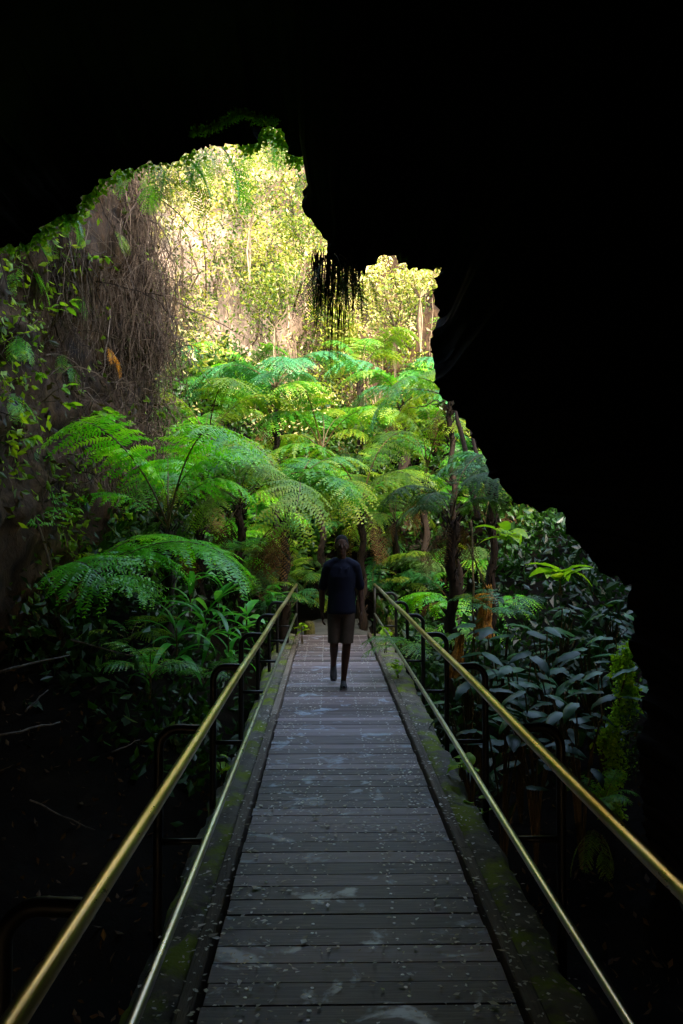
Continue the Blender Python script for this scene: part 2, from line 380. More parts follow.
for (a, b) in zip(LIP, LIP[1:]):
    n = max(2, int(math.hypot(b[0] - a[0], b[1] - a[1]) / 3))
    for k in range(n):
        t = k / n; q = [a[c] + (b[c] - a[c]) * t for c in range(3)]
        lip.append(P(*q))
lip.append(P(*LIP[-1])); nl = len(lip)
lip0 = np.array([tuple(p) for p in lip])
for k in range(nl):
    p = lip0[k]; q = Vector(p)
    lip0[k] += np.array([fbm(q, 4.5, 5), .6 * fbm(q + Vector((5, 0, 0)), 3, 4), fbm(q + Vector((0, 9, 0)), 4.5, 5)]) * .05
    lip0[k] += np.array([fbm(q, 17, 3), 0, fbm(q + Vector((3, 9, 0)), 17, 3)]) * .055
CEN = np.array([0.0, 2.0])
ang = np.arctan2(lip0[:, 2] - CEN[1], lip0[:, 0] - CEN[0])
u01 = np.linspace(0, 1, nl)
rad = lip0[:, [0, 2]] - CEN; rad /= np.linalg.norm(rad, axis=1)[:, None]
# smooth the outward direction along the lip so the lofted rings do not cross
ker = np.hanning(61); ker /= ker.sum()
pad = np.concatenate([np.repeat(rad[:1], 30, 0), rad, np.repeat(rad[-1:], 30, 0)])
rad = np.stack([np.convolve(pad[:, 0], ker, 'valid'), np.convolve(pad[:, 1], ker, 'valid')], -1); rad /= np.linalg.norm(rad, axis=1)[:, None]
ker2 = np.hanning(13); ker2 /= ker2.sum(); rl = np.gradient(lip0[:, [0, 2]], axis=0); rl = np.stack([-rl[:, 1], rl[:, 0]], -1)
rl *= np.sign((rl * rad).sum(1).mean()); pad = np.concatenate([np.repeat(rl[:1], 6, 0), rl, np.repeat(rl[-1:], 6, 0)])
rl = np.stack([np.convolve(pad[:, 0], ker2, 'valid'), np.convolve(pad[:, 1], ker2, 'valid')], -1); rl /= np.linalg.norm(rl, axis=1)[:, None] + 1e-9
# inner surface of the tunnel
a_sm = np.arctan2(rad[:, 1], rad[:, 0]); a_sm = np.where(a_sm < -math.pi / 2, a_sm + 2 * math.pi, a_sm)
# the tube's own section: an arch 7 m wide and 6 m high, walls reaching under the floor
ell = np.stack([.0 + 3.7 * np.cos(a_sm), 1.6 + 4.3 * np.sin(a_sm)], -1)
rings = []; DY = [0, -.10, -.22, -.4, -.7, -1.1, -1.6, -2.2, -3, -4, -5.2, -6.6, -8.2, -10, -12, -15, -19]
for r, dy in enumerate(DY):
    b = sstep(0, 3.2, -dy); ring = np.zeros((nl, 3))
    off = .55 * (1 - math.exp(dy * 1.3)) + .02 * (r > 0)
    loc = max(0, 1 - off / .3); xz = (lip0[:, [0, 2]] + (rad * (1 - loc) + rl * loc) * off) * (1 - b) + ell * b
    ring[:, 0] = xz[:, 0]; ring[:, 2] = xz[:, 1]; ring[:, 1] = lip0[:, 1] * (1 - b * .6) + 7.4 * b * .6 + dy
    if r:
        for k in range(nl):
            q = Vector(ring[k]); d = (.10 + .25 * b) * fbm(q, .7, 5) + .05 * fbm(q, 3, 3)
            d = max(d, -.03 if r < 5 else -.25)
            ring[k, 0] += rad[k, 0] * d; ring[k, 2] += rad[k, 1] * d
    rings.append(ring)
endc = np.array([[0, rings[-1][0, 1] - .5, 1.5]])
V = np.concatenate(rings + [endc]); nr = len(rings)
i = np.arange(nr - 1)[:, None] * nl; j = np.arange(nl - 1)[None, :]
Q = np.stack([i + j, i + j + 1, i + j + 1 + nl, i + j + nl], -1).reshape(-1, 4)
T = [((nr - 1) * nl + k, (nr - 1) * nl + k + 1, nr * nl) for k in range(nl - 1)]
# the hill over the mouth: cliff face round the lip, then back over the tube
hr = [lip0]
for (o, up, dy) in [(.12, .02, .10), (.35, .15, .16), (.8, .35, .10), (1.4, 1.4, -.15), (2.2, 2.6, -.8), (3.6, 3.3, -2.4), (6, 3.8, -5), (10, 4.2, -9), (18, 4.6, -14), (60, 5, -30), (300, 7, -120)]:
    ring = np.zeros((nl, 3)); loc = max(0, 1 - o / .5); rdd = rad * (1 - loc) + rl * loc; ring[:, 0] = lip0[:, 0] + rdd[:, 0] * o; ring[:, 2] = lip0[:, 2] + 3.2 * sstep(.3, 2.2, o) * np.clip(lip0[:, 0] / 2.5, 0, 1) + np.minimum(rdd[:, 1] * o, 9) + up * np.clip(rad[:, 1] + .3, 0, 1); ring[:, 1] = lip0[:, 1] + dy  # crest and right shoulder raised to throw shade over slope and right bank
    for k in range(nl):
        q = Vector(ring[k]); d = min(.5, .12 * o + .03) * fbm(q, .9, 4)
        ring[k] += np.array([rad[k, 0] * d, .2 * d, rad[k, 1] * d])
    hr.append(ring)
HV = np.concatenate(hr); i2 = np.arange(len(hr) - 1)[:, None] * nl
HQ = np.stack([i2 + j, i2 + j + nl, i2 + j + 1 + nl, i2 + j + 1], -1).reshape(-1, 4)
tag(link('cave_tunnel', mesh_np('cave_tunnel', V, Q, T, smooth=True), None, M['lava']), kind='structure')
tag(link('hillside', mesh_np('hillside', HV, HQ, smooth=True), None, M['hill']), kind='structure')

# ------------------------------------------------------------------ boardwalk
BX0, BX1 = -.455, .69
bw = tag(empty('boardwalk', (0.12, 6, 0)), 'wet grey brown plank boardwalk strewn with leaves leading out of the cave', 'boardwalk')
def kid(name, mb, mat, parent, smooth=False, off=None):
    me = mb.mesh(name, smooth)
    o = link(name, me, parent, mat)
    if parent is not None and off is None: o.location = -Vector(parent.location)
    return o
mb = MB(); y = -2.2; PW = .142
while y < 13.85:
    w = PW * random.uniform(.93, 1.05)
    zt = random.uniform(-.0015, .0015); va = random.random()
    mb.box(BX0 + random.uniform(-.006, .006), BX1 + random.uniform(-.006, .006), y, y + w - random.uniform(.004, .0095), -.045 + zt, zt, va, 0, .0012, random.uniform(-.003, .003))
    for xx in (-.30, -.06, .30, .545):
        for q in (.3, .7):
            if random.random() < .62:
                cx, cy = xx + random.uniform(-.006, .006), y + w * q; r_ = .0075
                an = np.arange(8) * math.pi / 4
                Vn = np.concatenate([np.stack([cx + r_ * np.cos(an), cy + r_ * np.sin(an), np.full(8, zt + .0025)], -1), np.stack([cx + r_ * np.cos(an), cy + r_ * np.sin(an), np.full(8, zt - .003)], -1)])
                mb.add(Vn, [(0, 1, 2, 3), (0, 3, 4, 7), (4, 5, 6, 7)] + [(k, k + 8, (k + 1) % 8 + 8, (k + 1) % 8) for k in range(8)], None, .5, 1)
    y += w
DECK_END = y
kid('deck', mb, [M['deck'], M['nail']], bw)
for sx, lab in ((BX0 - .014, 'left'), (BX1 + .014, 'right')):
    s = -1 if sx < 0 else 1
    mb = MB(); yy = -2.2
    while yy < DECK_END - .1:
        l = min(random.uniform(2.8, 3.6), DECK_END - yy)
        a_, b_ = (sx, sx + s * .06) if s > 0 else (sx + s * .06, sx)
        mb.box(a_, b_, yy, yy + l - .008, -.05, .045 + random.uniform(-.004, .004), random.random(), 0, .006, random.uniform(-.002, .002))
        yy += l
    kid('kerb', mb, M['kerb'], bw)
    mb = MB(); mb.box(min(sx + s * .075, sx + s * .015), max(sx + s * .075, sx + s * .015), -2.2, DECK_END, -.25, -.055, .3)
    kid('joist', mb, M['kerb'], bw)
# mossy concrete ledges either side
for s, x0, lab in ((-1, BX0 - .078, 'mossy concrete ledge along the left edge of the boardwalk'), (1, BX1 + .078, 'mossy concrete ledge along the right edge of the boardwalk')):
    n1, n2 = 9, 260; yv = np.linspace(-2.2, DECK_END, n2); V = []
    for yy in yv:
        wv = .19 + .03 * fbm((s, yy, 0), 1.2, 3) + (.10 * sstep(6, 12, yy))
        prof = [(0, -.06), (0, .01), (.05, .022), (wv * .45, .02), (wv * .75, .012), (wv * .95, -.01), (wv + .01, -.05), (wv, -.16), (wv - .02, -.42)]
        for (o, z) in prof:
            q = (s * 3 + o * 3, yy, z); d = .02 * fbm(q, 2.2, 4) + .014 * fbm(q, 9, 3)
            V.append((x0 + s * (o + (d if o > .01 else 0)), yy, z + (d if o > .01 else 0)))
    i = np.arange(n2 - 1)[:, None] * n1; j = np.arange(n1 - 1)[None, :]
    Qs = np.stack([i + j, i + j + 1, i + j + 1 + n1, i + j + n1], -1).reshape(-1, 4)
    if s < 0: Qs = Qs[:, ::-1]
    tag(link('concrete_ledge', mesh_np('concrete_ledge', V, Qs, smooth=True), None, M['mossy']), lab, 'ledge')
# path beyond
V = []; n2 = 30
for yy in np.linspace(DECK_END + .01, 16.4, n2):
    cx = .12 + max(0, yy - 15) * .25
    for t in np.linspace(-1, 1, 7): V.append((cx + t * .66, yy, lerp_tab(PATH_Z, yy) + .012 * fbm((t, yy, 0), 2, 3) - (.05 if abs(t) == 1 else 0)))
i = np.arange(n2 - 1)[:, None] * 7; j = np.arange(6)[None, :]
tag(link('path', mesh_np('path', V, np.stack([i + j, i + j + 1, i + j + 8, i + j + 7], -1).reshape(-1, 4), smooth=True), None, M['concrete_path']), kind='structure')

# ------------------------------------------------------------------ handrails
RAIL_Y = [1.82, 3.47, 5.12, 6.77, 8.42, 10.07, 11.72]
R_END = 13.55
def handrail(s, x, lab):
    root = tag(empty('handrail', (x, 7, 0)), lab, 'handrail')
    mb = MB(); mb.tube([(x, yy, .9 + .004 * math.sin(yy * 1.7)) for yy in np.linspace(-2, R_END, 60)], .0215, 20)
    kid('top_rail', mb, M['brass'], root, True)
    mb = MB(); mb.tube([(x, yy, .41 + .003 * math.sin(yy * 1.3)) for yy in np.linspace(-2, R_END, 60)], .0165, 18)
    kid('lower_rail', mb, M['steel'], root, True)
    for yy in RAIL_Y:
        xo = x + s * .205; g = min(-.3, ground_z(xo, yy)) - .1; rb = .085
        pts = [(x, yy, .868), (x + s * .03, yy, .874), (xo - s * rb, yy, .878)]
        for k in range(1, 8):
            a_ = k / 8 * math.pi / 2
            pts.append((xo - s * rb + s * rb * math.sin(a_), yy, .878 - rb + rb * math.cos(a_)))
        pts += [(xo, yy, .878 - rb), (xo, yy, .5), (xo, yy, .1), (xo, yy, g)]
        mb = MB(); mb.tube(pts, .021, 12, .5)
        post = kid('post', mb, M['black'], root, True)
        mb = MB(); mb.tube([(x + s * .012, yy, .40), (x + s * .1, yy, .40), (xo, yy, .40)], .014, 10)
        c = kid('crossbar', mb, M['black'], post, True, off=0)
    mb = MB(); mb.tube([(x, R_END - .02, .9), (x, R_END - .02, .4), (x, R_END - .02, -.35)], .022, 12)
    kid('end_post', mb, M['black'], root, True)
handrail(-1, -.515, 'golden brown pipe handrail on black posts along left side of boardwalk')
handrail(1, .805, 'golden brown pipe handrail on black posts along right side of boardwalk')

# ------------------------------------------------------------------ fern fronds
def frond_data(L, a0, a1, seed, npin=20, npl=11, stipe=.25, pin=.26, sweep=20, droop=.5, pw=1.0, side=0, curl=1.3, tip_curl=0):
    """leafy part and stalk of a twice-divided frond growing along +X"""
    r = np.random.default_rng(seed); n = 60
    t = np.linspace(0, 1, n); th = np.radians(a0 + (a1 - a0) * t ** curl)
    ds = L / (n - 1); yaw = np.radians(side * t ** 1.5)
    C = np.stack([np.cumsum(np.cos(th) * np.cos(yaw)) * ds, np.cumsum(np.cos(th) * np.sin(yaw)) * ds, np.cumsum(np.sin(th)) * ds], -1); C -= C[0]
    tan = np.gradient(C, axis=0); tan /= np.linalg.norm(tan, axis=1)[:, None]
    V = []; Q = []; var = []; nv = 0
    for k in range(npin):
        b = (k + .5) / npin; tt = stipe + (1 - stipe) * (b ** .9)
        f = tt * (n - 1); k0 = min(n - 2, int(f)); f -= k0
        o = C[k0] * (1 - f) + C[k0 + 1] * f; tg_ = tan[k0]
        sd = np.array([-math.sin(yaw[k0]), math.cos(yaw[k0]), 0.0]); up = np.cross(tg_, sd)
        pl = pin * L * (math.sin(math.pi * min(1, .16 + .84 * b) ** 1.15) ** .8 * .97 + .03) * r.uniform(.88, 1.08)
        for sg in (-1, 1):
            if r.random() < .04: continue
            sw = math.radians(sweep + 25 * b + r.uniform(-7, 7)); dr = droop * r.uniform(.7, 1.3)
            d0 = sg * sd * math.cos(sw) + tg_ * math.sin(sw) + up * .12
            m = max(4, int(npl * (.35 + .65 * pl / (pin * L)))); q = (np.arange(m) + .6) / m
            ax = o + (q * pl)[:, None] * d0 - (q ** 1.8 * pl * dr)[:, None] * np.array([0, 0, 1.0])
            axt = np.gradient(ax, axis=0) if m > 1 else d0[None]; axt /= np.linalg.norm(axt, axis=1)[:, None]
            pn = up + np.array([0, 0, .25]); pv = np.cross(pn, axt); pv /= np.linalg.norm(pv, axis=1)[:, None]
            fn = np.cross(axt, pv)
            l = pl * .20 * pw * (1 - .75 * q ** 1.6) * (1 - .25 * (1 - q) ** 3); wd = pl / m * .40
            vv = np.clip(.5 + .28 * (q - .4) + r.uniform(-.28, .28) + .15 * b + (.5 if r.random() < .02 else 0), 0, 1)
            for s2 in (-1, 1):
                tip = ax + s2 * pv * l[:, None] + axt * (l * .45)[:, None] - fn * (l * .22)[:, None] + r.normal(0, .004 * L, (m, 3))
                b1 = ax - axt * wd; b2 = ax + axt * wd
                t1 = tip - axt * wd * .35; t2 = tip + axt * wd * .35
                V.append(np.stack([b1, b2, t2, t1], 1).reshape(-1, 3))
                idx = nv + np.arange(m * 4).reshape(-1, 4); Q.append(idx if s2 > 0 else idx[:, ::-1]); nv += m * 4
                var.append(np.repeat(vv, 4))
    mb = MB(); mb.add(np.concatenate(V), np.concatenate(Q), None, np.concatenate(var), 0)
    mb.tube(C[::4], np.linspace(.011, .002, len(C[::4])) * (L / 1.6), 5, .5, 1, False)
    return mb
FR = {}
def fr(kind, k, **kw):
    mb = frond_data(**kw); FR.setdefault(kind, []).append(mb)
for k in range(6):    # arching tree fern fronds, unit length 1.7
    fr('arch', k, L=1.7, a0=66 - 9 * (k % 3), a1=-55 - 12 * (k % 2), seed=10 + k, npin=23, npl=16, stipe=.20, pin=.30, droop=.5, side=(-18, 12, 0, 22, -10, 6)[k], pw=.64)
for k in range(5):    # fronds that rise steeply, then arch over
    fr('fountain', k, L=1.95, a0=80 - 5 * (k % 3), a1=-38 - 14 * (k % 3), seed=90 + k, npin=24, npl=16, stipe=.27, pin=.27, droop=.55, side=(-25, 14, 6, 28, -12)[k], curl=1.55, pw=.64)
for k in range(4):    # fronds that hang
    fr('hang', k, L=.7, a0=-5 - 8 * k, a1=-88, seed=30 + k, npin=17, npl=8, stipe=.15, pin=.22, droop=.35, side=(-10, 12, 4, -5)[k], curl=.6, pw=.7)
for k in range(4):    # low young ferns
    fr('low', k, L=.8, a0=62 - 8 * k, a1=-30 - 5 * k, seed=50 + k, npin=18, npl=10, stipe=.18, pin=.26, droop=.4, side=(-10, 12, 4, -15)[k], pw=.6)
for k in range(3):    # long stalked fronds of the near left fern
    fr('long', k, L=2.1, a0=70 - 6 * k, a1=-48, seed=70 + k, npin=23, npl=18, stipe=.40, pin=.29, droop=.4, side=(-8, 9, 3)[k], curl=1.7, pw=.64)
FM = {}
def frond_mesh(kind, k, mat):
    key = (kind, k % len(FR[kind]), mat)
    if key not in FM:
        me = FR[kind][k % len(FR[kind])].mesh('frond'); me.materials.append(M[mat]); me.materials.append(M['stipe']); FM[key] = me
    return FM[key]
def put_frond(root, kind, k, mat, sc, az, tilt=0, roll=0, z=0, name='frond'):
    o = link(name, frond_mesh(kind, k, mat), root)
    o.matrix_parent_inverse = Matrix.Identity(4)
    o.location = (0, 0, z); o.scale = (sc, sc, sc)
    o.rotation_euler = (Matrix.Rotation(az, 3, 'Z') @ Matrix.Rotation(-tilt, 3, 'Y') @ Matrix.Rotation(roll, 3, 'X')).to_euler()
    return o
def trunk_mesh(h, r, seed, lean=(0, 0)):
    mb = MB(); n = max(6, int(h / .12)); rs = np.random.default_rng(seed)
    pts = [(lean[0] * (1 - k / n) ** 1.5 + .03 * math.sin(k), lean[1] * (1 - k / n) ** 1.5, -h * (1 - k / n)) for k in range(n + 1)]
    mb.tube(pts, [r * (1.25 - .25 * k / n) * rs.uniform(.9, 1.1) for k in range(n + 1)], 14, .5, 0, True, .16)
    for _ in range(int(h * 45)):          # old leaf bases and fibres
        a_ = rs.uniform(0, 6.28); z = -h * rs.uniform(0, 1) ** 1.4; k = (1 + z / h); l = rs.uniform(.06, .2)
        bx, by = lean[0] * (1 - k) ** 1.5, lean[1] * (1 - k) ** 1.5
        c, s_ = math.cos(a_), math.sin(a_)
        mb.tube([(bx + c * r * .9, by + s_ * r * .9, z), (bx + c * (r + l * .35), by + s_ * (r + l * .35), z + l * .5), (bx + c * (r + l * .5), by + s_ * (r + l * .5), z + l * rs.uniform(.2, .9))], [.012, .008, .003], 4, rs.random(), 0, False)
    return mb.mesh('trunk', True)
def tree_fern(px, py, y, n, sc, h, mat, label, azs=None, kind='arch', lean=(0, 0), dead=2, seed=None, r=.06, tilt=(-.25, .28), group=None, cat='tree fern', name='tree_fern', umbrella=.35):
    c = P(px, py, y); seed = seed or int(px * 7 + py); rs = random.Random(seed)
    g = ground_z(c.x + lean[0], c.y + lean[1]); hh = max(h, c.z - g + .1) if h is not None else max(.05, c.z - g + .1)
    root = tag(empty(name, c), label, cat, group)
    if hh > .15:
        t = link('trunk', trunk_mesh(hh, r, seed, lean), root, M['trunk'])
    if azs is None:
        a0 = rs.uniform(0, 6.28); azs = [math.degrees(a0) + 360 * k / n + rs.uniform(-14, 14) for k in range(n)]
    lean_ = (rs.uniform(-.22, .22), rs.uniform(-.08, .30))      # the whole crown leans, mostly toward the light at the mouth
    for k, a_ in enumerate(azs):
        kd = kind if kind != 'arch' or rs.random() < umbrella else 'fountain'
        tl = rs.uniform(*tilt) + lean_[0] * math.cos(R(a_)) + lean_[1] * math.sin(R(a_))
        put_frond(root, kd, rs.randrange(6), mat if not isinstance(mat, list) else rs.choice(mat), sc * rs.choice([.62, .85, 1.0, 1.1, 1.25]) * rs.uniform(.92, 1.08), R(a_), tl, rs.uniform(-.35, .35), rs.uniform(-.05, .06))
    for k in range(dead):
        put_frond(root, 'hang', rs.randrange(4), 'fern_dead', sc * rs.uniform(1.2, 1.9), rs.uniform(0, 6.28), 0, 0, -.02, 'dead_frond')
    return root

G = 'tree ferns on the garden slope beyond the cave mouth'
# azimuth: 0 = right, 90 = away, 180 = left, 270 = toward the camera
tree_fern(60, 618, 8.9, 0, 1.08, None, ['fern_bright'], 'large bright green fern with long dark stalks at the foot of the left cliff', azs=[10, -22, 35, 60, 95, -50, 130], kind='long', dead=0, tilt=(-.1, .12), cat='fern', group=G)
tree_fern(168, 530, 10.2, 0, .95, None, 'fern_bright', 'glossy green fern with broad overlapping fronds above the strap leaves left of the boardwalk', azs=[170, 200, 20, -15, -60, 95, 240], kind='arch', dead=1, tilt=(.0, .3), group=G)
tree_fern(276, 390, 16.0, 11, 1.05, None, ['fern_teal'], 'tall tree fern with blue green umbrella crown high left of centre', dead=2, group=G, tilt=(-.1, .15), umbrella=1, r=.055)
tree_fern(240, 505, 12.6, 8, 1.0, None, ['fern', 'fern_gold'], 'light green tree fern below the hanging root mass on left slope', dead=2, group=G)
tree_fern(285, 520, 12.8, 7, .95, None, ['fern_gold', 'fern'], 'olive tree fern with shaggy drooping old fronds left behind the walker', dead=5, group=G)
tree_fern(362, 508, 14.6, 9, 1.05, None, ['fern', 'fern_gold'], 'tree fern arching just above the walker\'s head', azs=[0, 20, 60, 100, 150, 185, 215, 250, 320], dead=3, group=G)
tree_fern(404, 405, 17.5, 10, .95, None, ['fern_teal', 'fern'], 'tall tree fern with reddish brown fibrous trunk right of centre', dead=4, group=G, r=.11)
tree_fern(450, 396, 13.5, 11, .95, None, ['fern_gold', 'fern_teal', 'fern'], 'tall slim tree fern with long dark bare trunk at the right cave edge', lean=(.2, 0), dead=2, r=.045, group=G, umbrella=.8)
tree_fern(492, 478, 11.0, 9, .55, None, ['fern_teal'], 'small blue green tree fern against the black right cave lip', dead=1, r=.05, group=G)
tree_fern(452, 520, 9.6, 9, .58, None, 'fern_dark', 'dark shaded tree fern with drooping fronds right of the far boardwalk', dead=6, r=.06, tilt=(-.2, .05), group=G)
tree_fern(425, 482, 15.0, 8, .95, None, ['fern_gold', 'fern'], 'golden green fern with bundle of orange brown stalks right of centre', dead=3, group=G)
tree_fern(360, 375, 20, 10, .95, None, ['fern_gold', 'fern'], 'pale sunlit tree fern at the foot of the back wall in the centre', dead=1, group=G)
tree_fern(322, 452, 16.5, 8, 1.05, None, ['fern', 'fern_gold'], 'mid green tree fern under the blue green umbrella crown', dead=2, group=G)
tree_fern(208, 445, 15, 7, .95, None, ['fern_gold', 'fern'], 'yellow green tree fern beside the sunlit rock face', dead=1, group=G)
tree_fern(395, 520, 16.2, 8, .7, None, ['fern_gold'], 'yellow green fern to the right of the walker\'s head', dead=2, group=G)
tree_fern(430, 430, 19.5, 9, .9, None, ['fern_gold', 'fern'], 'sunlit yellow tree fern behind the slim dark trunk', dead=1, group=G)
tree_fern(200, 508, 12.2, 7, .9, None, ['fern'], 'emerald fern on the bank under the brown root mass', dead=1, group=G)

def small_fern(px, py, y, n, sc, mat, label, on='ground', kind='low', spread=None, group=None, tilt=(-.2, .25)):
    if on == 'ground':
        c = P(px, py, y); c.z = max(ground_z(c.x, c.y), c.z - .35); nrm_ = None
        azs = [360 * k / n + random.uniform(-18, 18) for k in range(n)]
    elif on == 'cliff':
        p, nn_ = cliff_pix(px, py); c = Vector(p) - Vector(nn_) * .03; a_ = math.degrees(math.atan2(nn_[1], nn_[0]))
        azs = [a_ + random.uniform(-75, 75) for k in range(n)]
    else:
        c = P(px, py, y); azs = [360 * k / n + random.uniform(-18, 18) for k in range(n)]
    root = tag(empty('fern', c), label, 'fern', group)
    for k, a_ in enumerate(azs):
        put_frond(root, kind, random.randrange(4), mat if not isinstance(mat, list) else random.choice(mat), sc * random.uniform(.75, 1.15), R(a_), random.uniform(*tilt), random.uniform(-.3, .3))
    return root
GS = 'small ferns on the ground'
small_fern(290, 585, 12.4, 7, .9, 'fern_teal', 'low fern reaching over the far end of the left handrail', group=GS)
small_fern(262, 578, 12, 6, .85, 'fern', 'low fern left of the far left handrail', group=GS)
small_fern(412, 625, 9.5, 8, .95, 'fern', 'bright low fern outside the right handrail beside the black posts', group=GS)
small_fern(440, 612, 10.2, 7, .85, 'fern', 'low fern in front of the dark tree fern on the right', group=GS)
small_fern(500, 590, 9.2, 7, .8, 'fern_teal', 'teal fern standing above the drooping dark leaves on the right', group=GS)
small_fern(130, 610, 9, 7, .9, ['fern_gold', 'fern'], 'olive low fern under the large left fern', group=GS)
small_fern(205, 650, 8.3, 6, .7, 'fern', 'low fern beside the second black post on the left', group=GS)
small_fern(150, 640, 7.8, 6, .75, 'fern', 'low fern at the edge of the dark hollow on the left', group=GS)
small_fern(405, 570, 15, 7, .9, 'fern_gold', 'yellow green fern by the far end of right handrail', group=GS)
small_fern(318, 560, 15.2, 6, .8, 'fern', 'green fern behind the walker\'s left shoulder side railing end', group=GS)
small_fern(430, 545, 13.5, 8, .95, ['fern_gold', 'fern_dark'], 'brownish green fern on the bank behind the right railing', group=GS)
small_fern(235, 535, 12, 7, .9, ['fern', 'fern_teal'], 'fern on the slope above the strap leaved plants', group=GS)
small_fern(345, 545, 17, 7, .95, ['fern_gold', 'fern'], 'fern directly behind the walker\'s head', group=GS)
small_fern(375, 470, 18, 7, .9, 'fern_gold', 'sunlit low fern between the two tall centre tree ferns', group=GS)
small_fern(265, 540, 13, 7, .95, ['fern_gold', 'fern_dark'], 'dull olive fern below the shaggy tree fern', group=GS)
rs_ = random.Random(5); crowd = 0
while crowd < 60:
    x, y = rs_.uniform(-3.8, 4.6), rs_.uniform(11.3, 22.5)
    if abs(x - .13) < 1.5 and y < 15.0: continue
    if abs(x) < 1.0 and y < 15.5: continue
    if x < -3.2 and 12 < y < 15: continue
    if x > 2.2 and y < 14.5: continue
    root = tag(empty('fern', (x, y, ground_z(x, y) + .05)), 'mid sized fern, one of many crowding the slope behind the walker', 'fern', 'crowded ferns carpeting the garden slope')
    n = rs_.randrange(5, 8); mm = rs_.choice([['fern'], ['fern', 'fern_gold'], ['fern_gold', 'fern_dark'], ['fern', 'fern_teal'], ['fern', 'fern_dark'], ['fern_bright']])
    for k in range(n):
        put_frond(root, rs_.choice(['arch', 'fountain']), rs_.randrange(6), rs_.choice(mm), rs_.uniform(.45, 1.05), 6.28 * k / n + rs_.uniform(-.5, .5), rs_.uniform(-.3, .4), rs_.uniform(-.4, .4))
    if rs_.random() < .4: put_frond(root, 'arch', rs_.randrange(6), 'fern_dead', rs_.uniform(.5, .7), rs_.uniform(0, 6.28), -.7, 0, 0, 'dead_frond')
    crowd += 1
GC = 'ferns hanging from the left cliff'
for (px, py, n, sc, mat, lab) in [
        (28, 265, 5, .55, 'fern_bright', 'bright fern hanging under the cave lip at far left'), (15, 305, 5, .5, 'fern_bright', 'green fern on the left cliff at the frame edge below the lip'),
        (50, 240, 5, .45, 'fern_bright', 'small fern tuft just below the notch in left lip'), (78, 300, 4, .42, ['fern_bright', 'fern_gold'], 'yellow green fern above the orange leaves on left cliff'),
        (18, 330, 4, .5, 'fern_bright', 'fern with long hanging frond on left cliff beside pale green seedling'), (110, 230, 4, .4, 'fern_gold', 'golden tuft on upper left cliff near the lip'),
        (5, 395, 4, .5, 'fern_bright', 'dark green fern at left frame edge halfway down the cliff'), (150, 200, 5, .55, 'fern_bright', 'fern hanging at the top of the brown root mass'),
        (60, 350, 4, .5, 'fern', 'dull fern shaded on the left cliff below the orange leaves'), (40, 440, 4, .5, 'fern', 'dark fern low on the left cliff')]:
    small_fern(px, py, 0, n, sc * 1.35, mat, lab, 'cliff', 'hang', group=GC, tilt=(-.1, .3))
GL = 'ferns and mosses hanging from the cave lip'
for (px, py, y, n, sc, mat, lab) in [
        (150, 158, 8.2, 6, .9, 'fern_bright', 'fern with drooping fronds under the left part of the cave lip'), (180, 156, 8.3, 6, .9, ['fern_bright', 'fern_gold'], 'fern hanging below the lip left of the sunlit rock'),
        (218, 143, 8.6, 6, 1.1, 'fern_bright', 'long sunlit fern hanging from the highest part of the lip'), (262, 134, 8.7, 8, .7, 'fern_bright', 'dense fern tuft at the top of the cave opening'),
        (280, 134, 8.7, 7, .6, 'fern_bright', 'fern tuft at the right end of the highest lip'), (306, 172, 8.5, 6, .4, 'fern_bright', 'small fern tuft on the rocky nose of the lip'),
        (68, 210, 7.8, 6, .5, 'fern_bright', 'tiny bright fern on the stepped left lip'), (200, 148, 8.3, 5, .6, 'fern_bright', 'short fern in the lip corner beside the sunlit rock')]:
    small_fern(px, py, y, n, sc, mat, lab, 'air', 'hang', group=GL)

# ------------------------------------------------------------------ blade leaves
def blade(L, W, bend, fold, n=7, shape='ovate', droop0=0.0):
    """leaf along +X: midrib plus two halves, curved downwards"""
    V = []; a_ = droop0; x = z = 0
    for k in range(n + 1):
        t = k / n
        w = W * {'ovate': math.sin(math.pi * min(1, t * .93 + .07) ** .75) ** .8, 'strap': min(1, t * 6) * (1 - t ** 3) ** 1.0, 'heart': (math.sin(math.pi * (t * .9 + .1) ** .55) ** .75 if t > 0 else .55)}[shape] * .5
        if k == n: w = .001
        nx_, nz_ = -math.sin(a_), math.cos(a_)
        V += [(x - (.12 * W if shape == 'heart' and k == 0 else 0), w, z + w * fold), (x, 0, z), (x - (.12 * W if shape == 'heart' and k == 0 else 0), -w, z + w * fold)]
        x += L / n * math.cos(a_); z += L / n * math.sin(a_); a_ -= bend / n
    Q = []
    for k in range(n):
        b = 3 * k; Q += [(b, b + 1, b + 4, b + 3), (b + 1, b + 2, b + 5, b + 4)]
    return np.array(V), np.array(Q)
def leaf_mesh(L, W, bend, fold, shape, mat, seed, stalk=0, droop0=0.):
    mb = MB(); V, Q = blade(L, W, bend, fold, 8, shape, droop0)
    rs = np.random.default_rng(seed)
    V = V + np.stack([np.zeros(len(V)), np.zeros(len(V)), .03 * W * rs.normal(0, 1, len(V))], -1)
    mb.add(V, Q, None, np.clip(.5 + rs.normal(0, .12) + .1 * rs.normal(0, 1, len(V)), 0, 1))
    me = mb.mesh('leaf', True); me.materials.append(M[mat]); return me
LV = {}
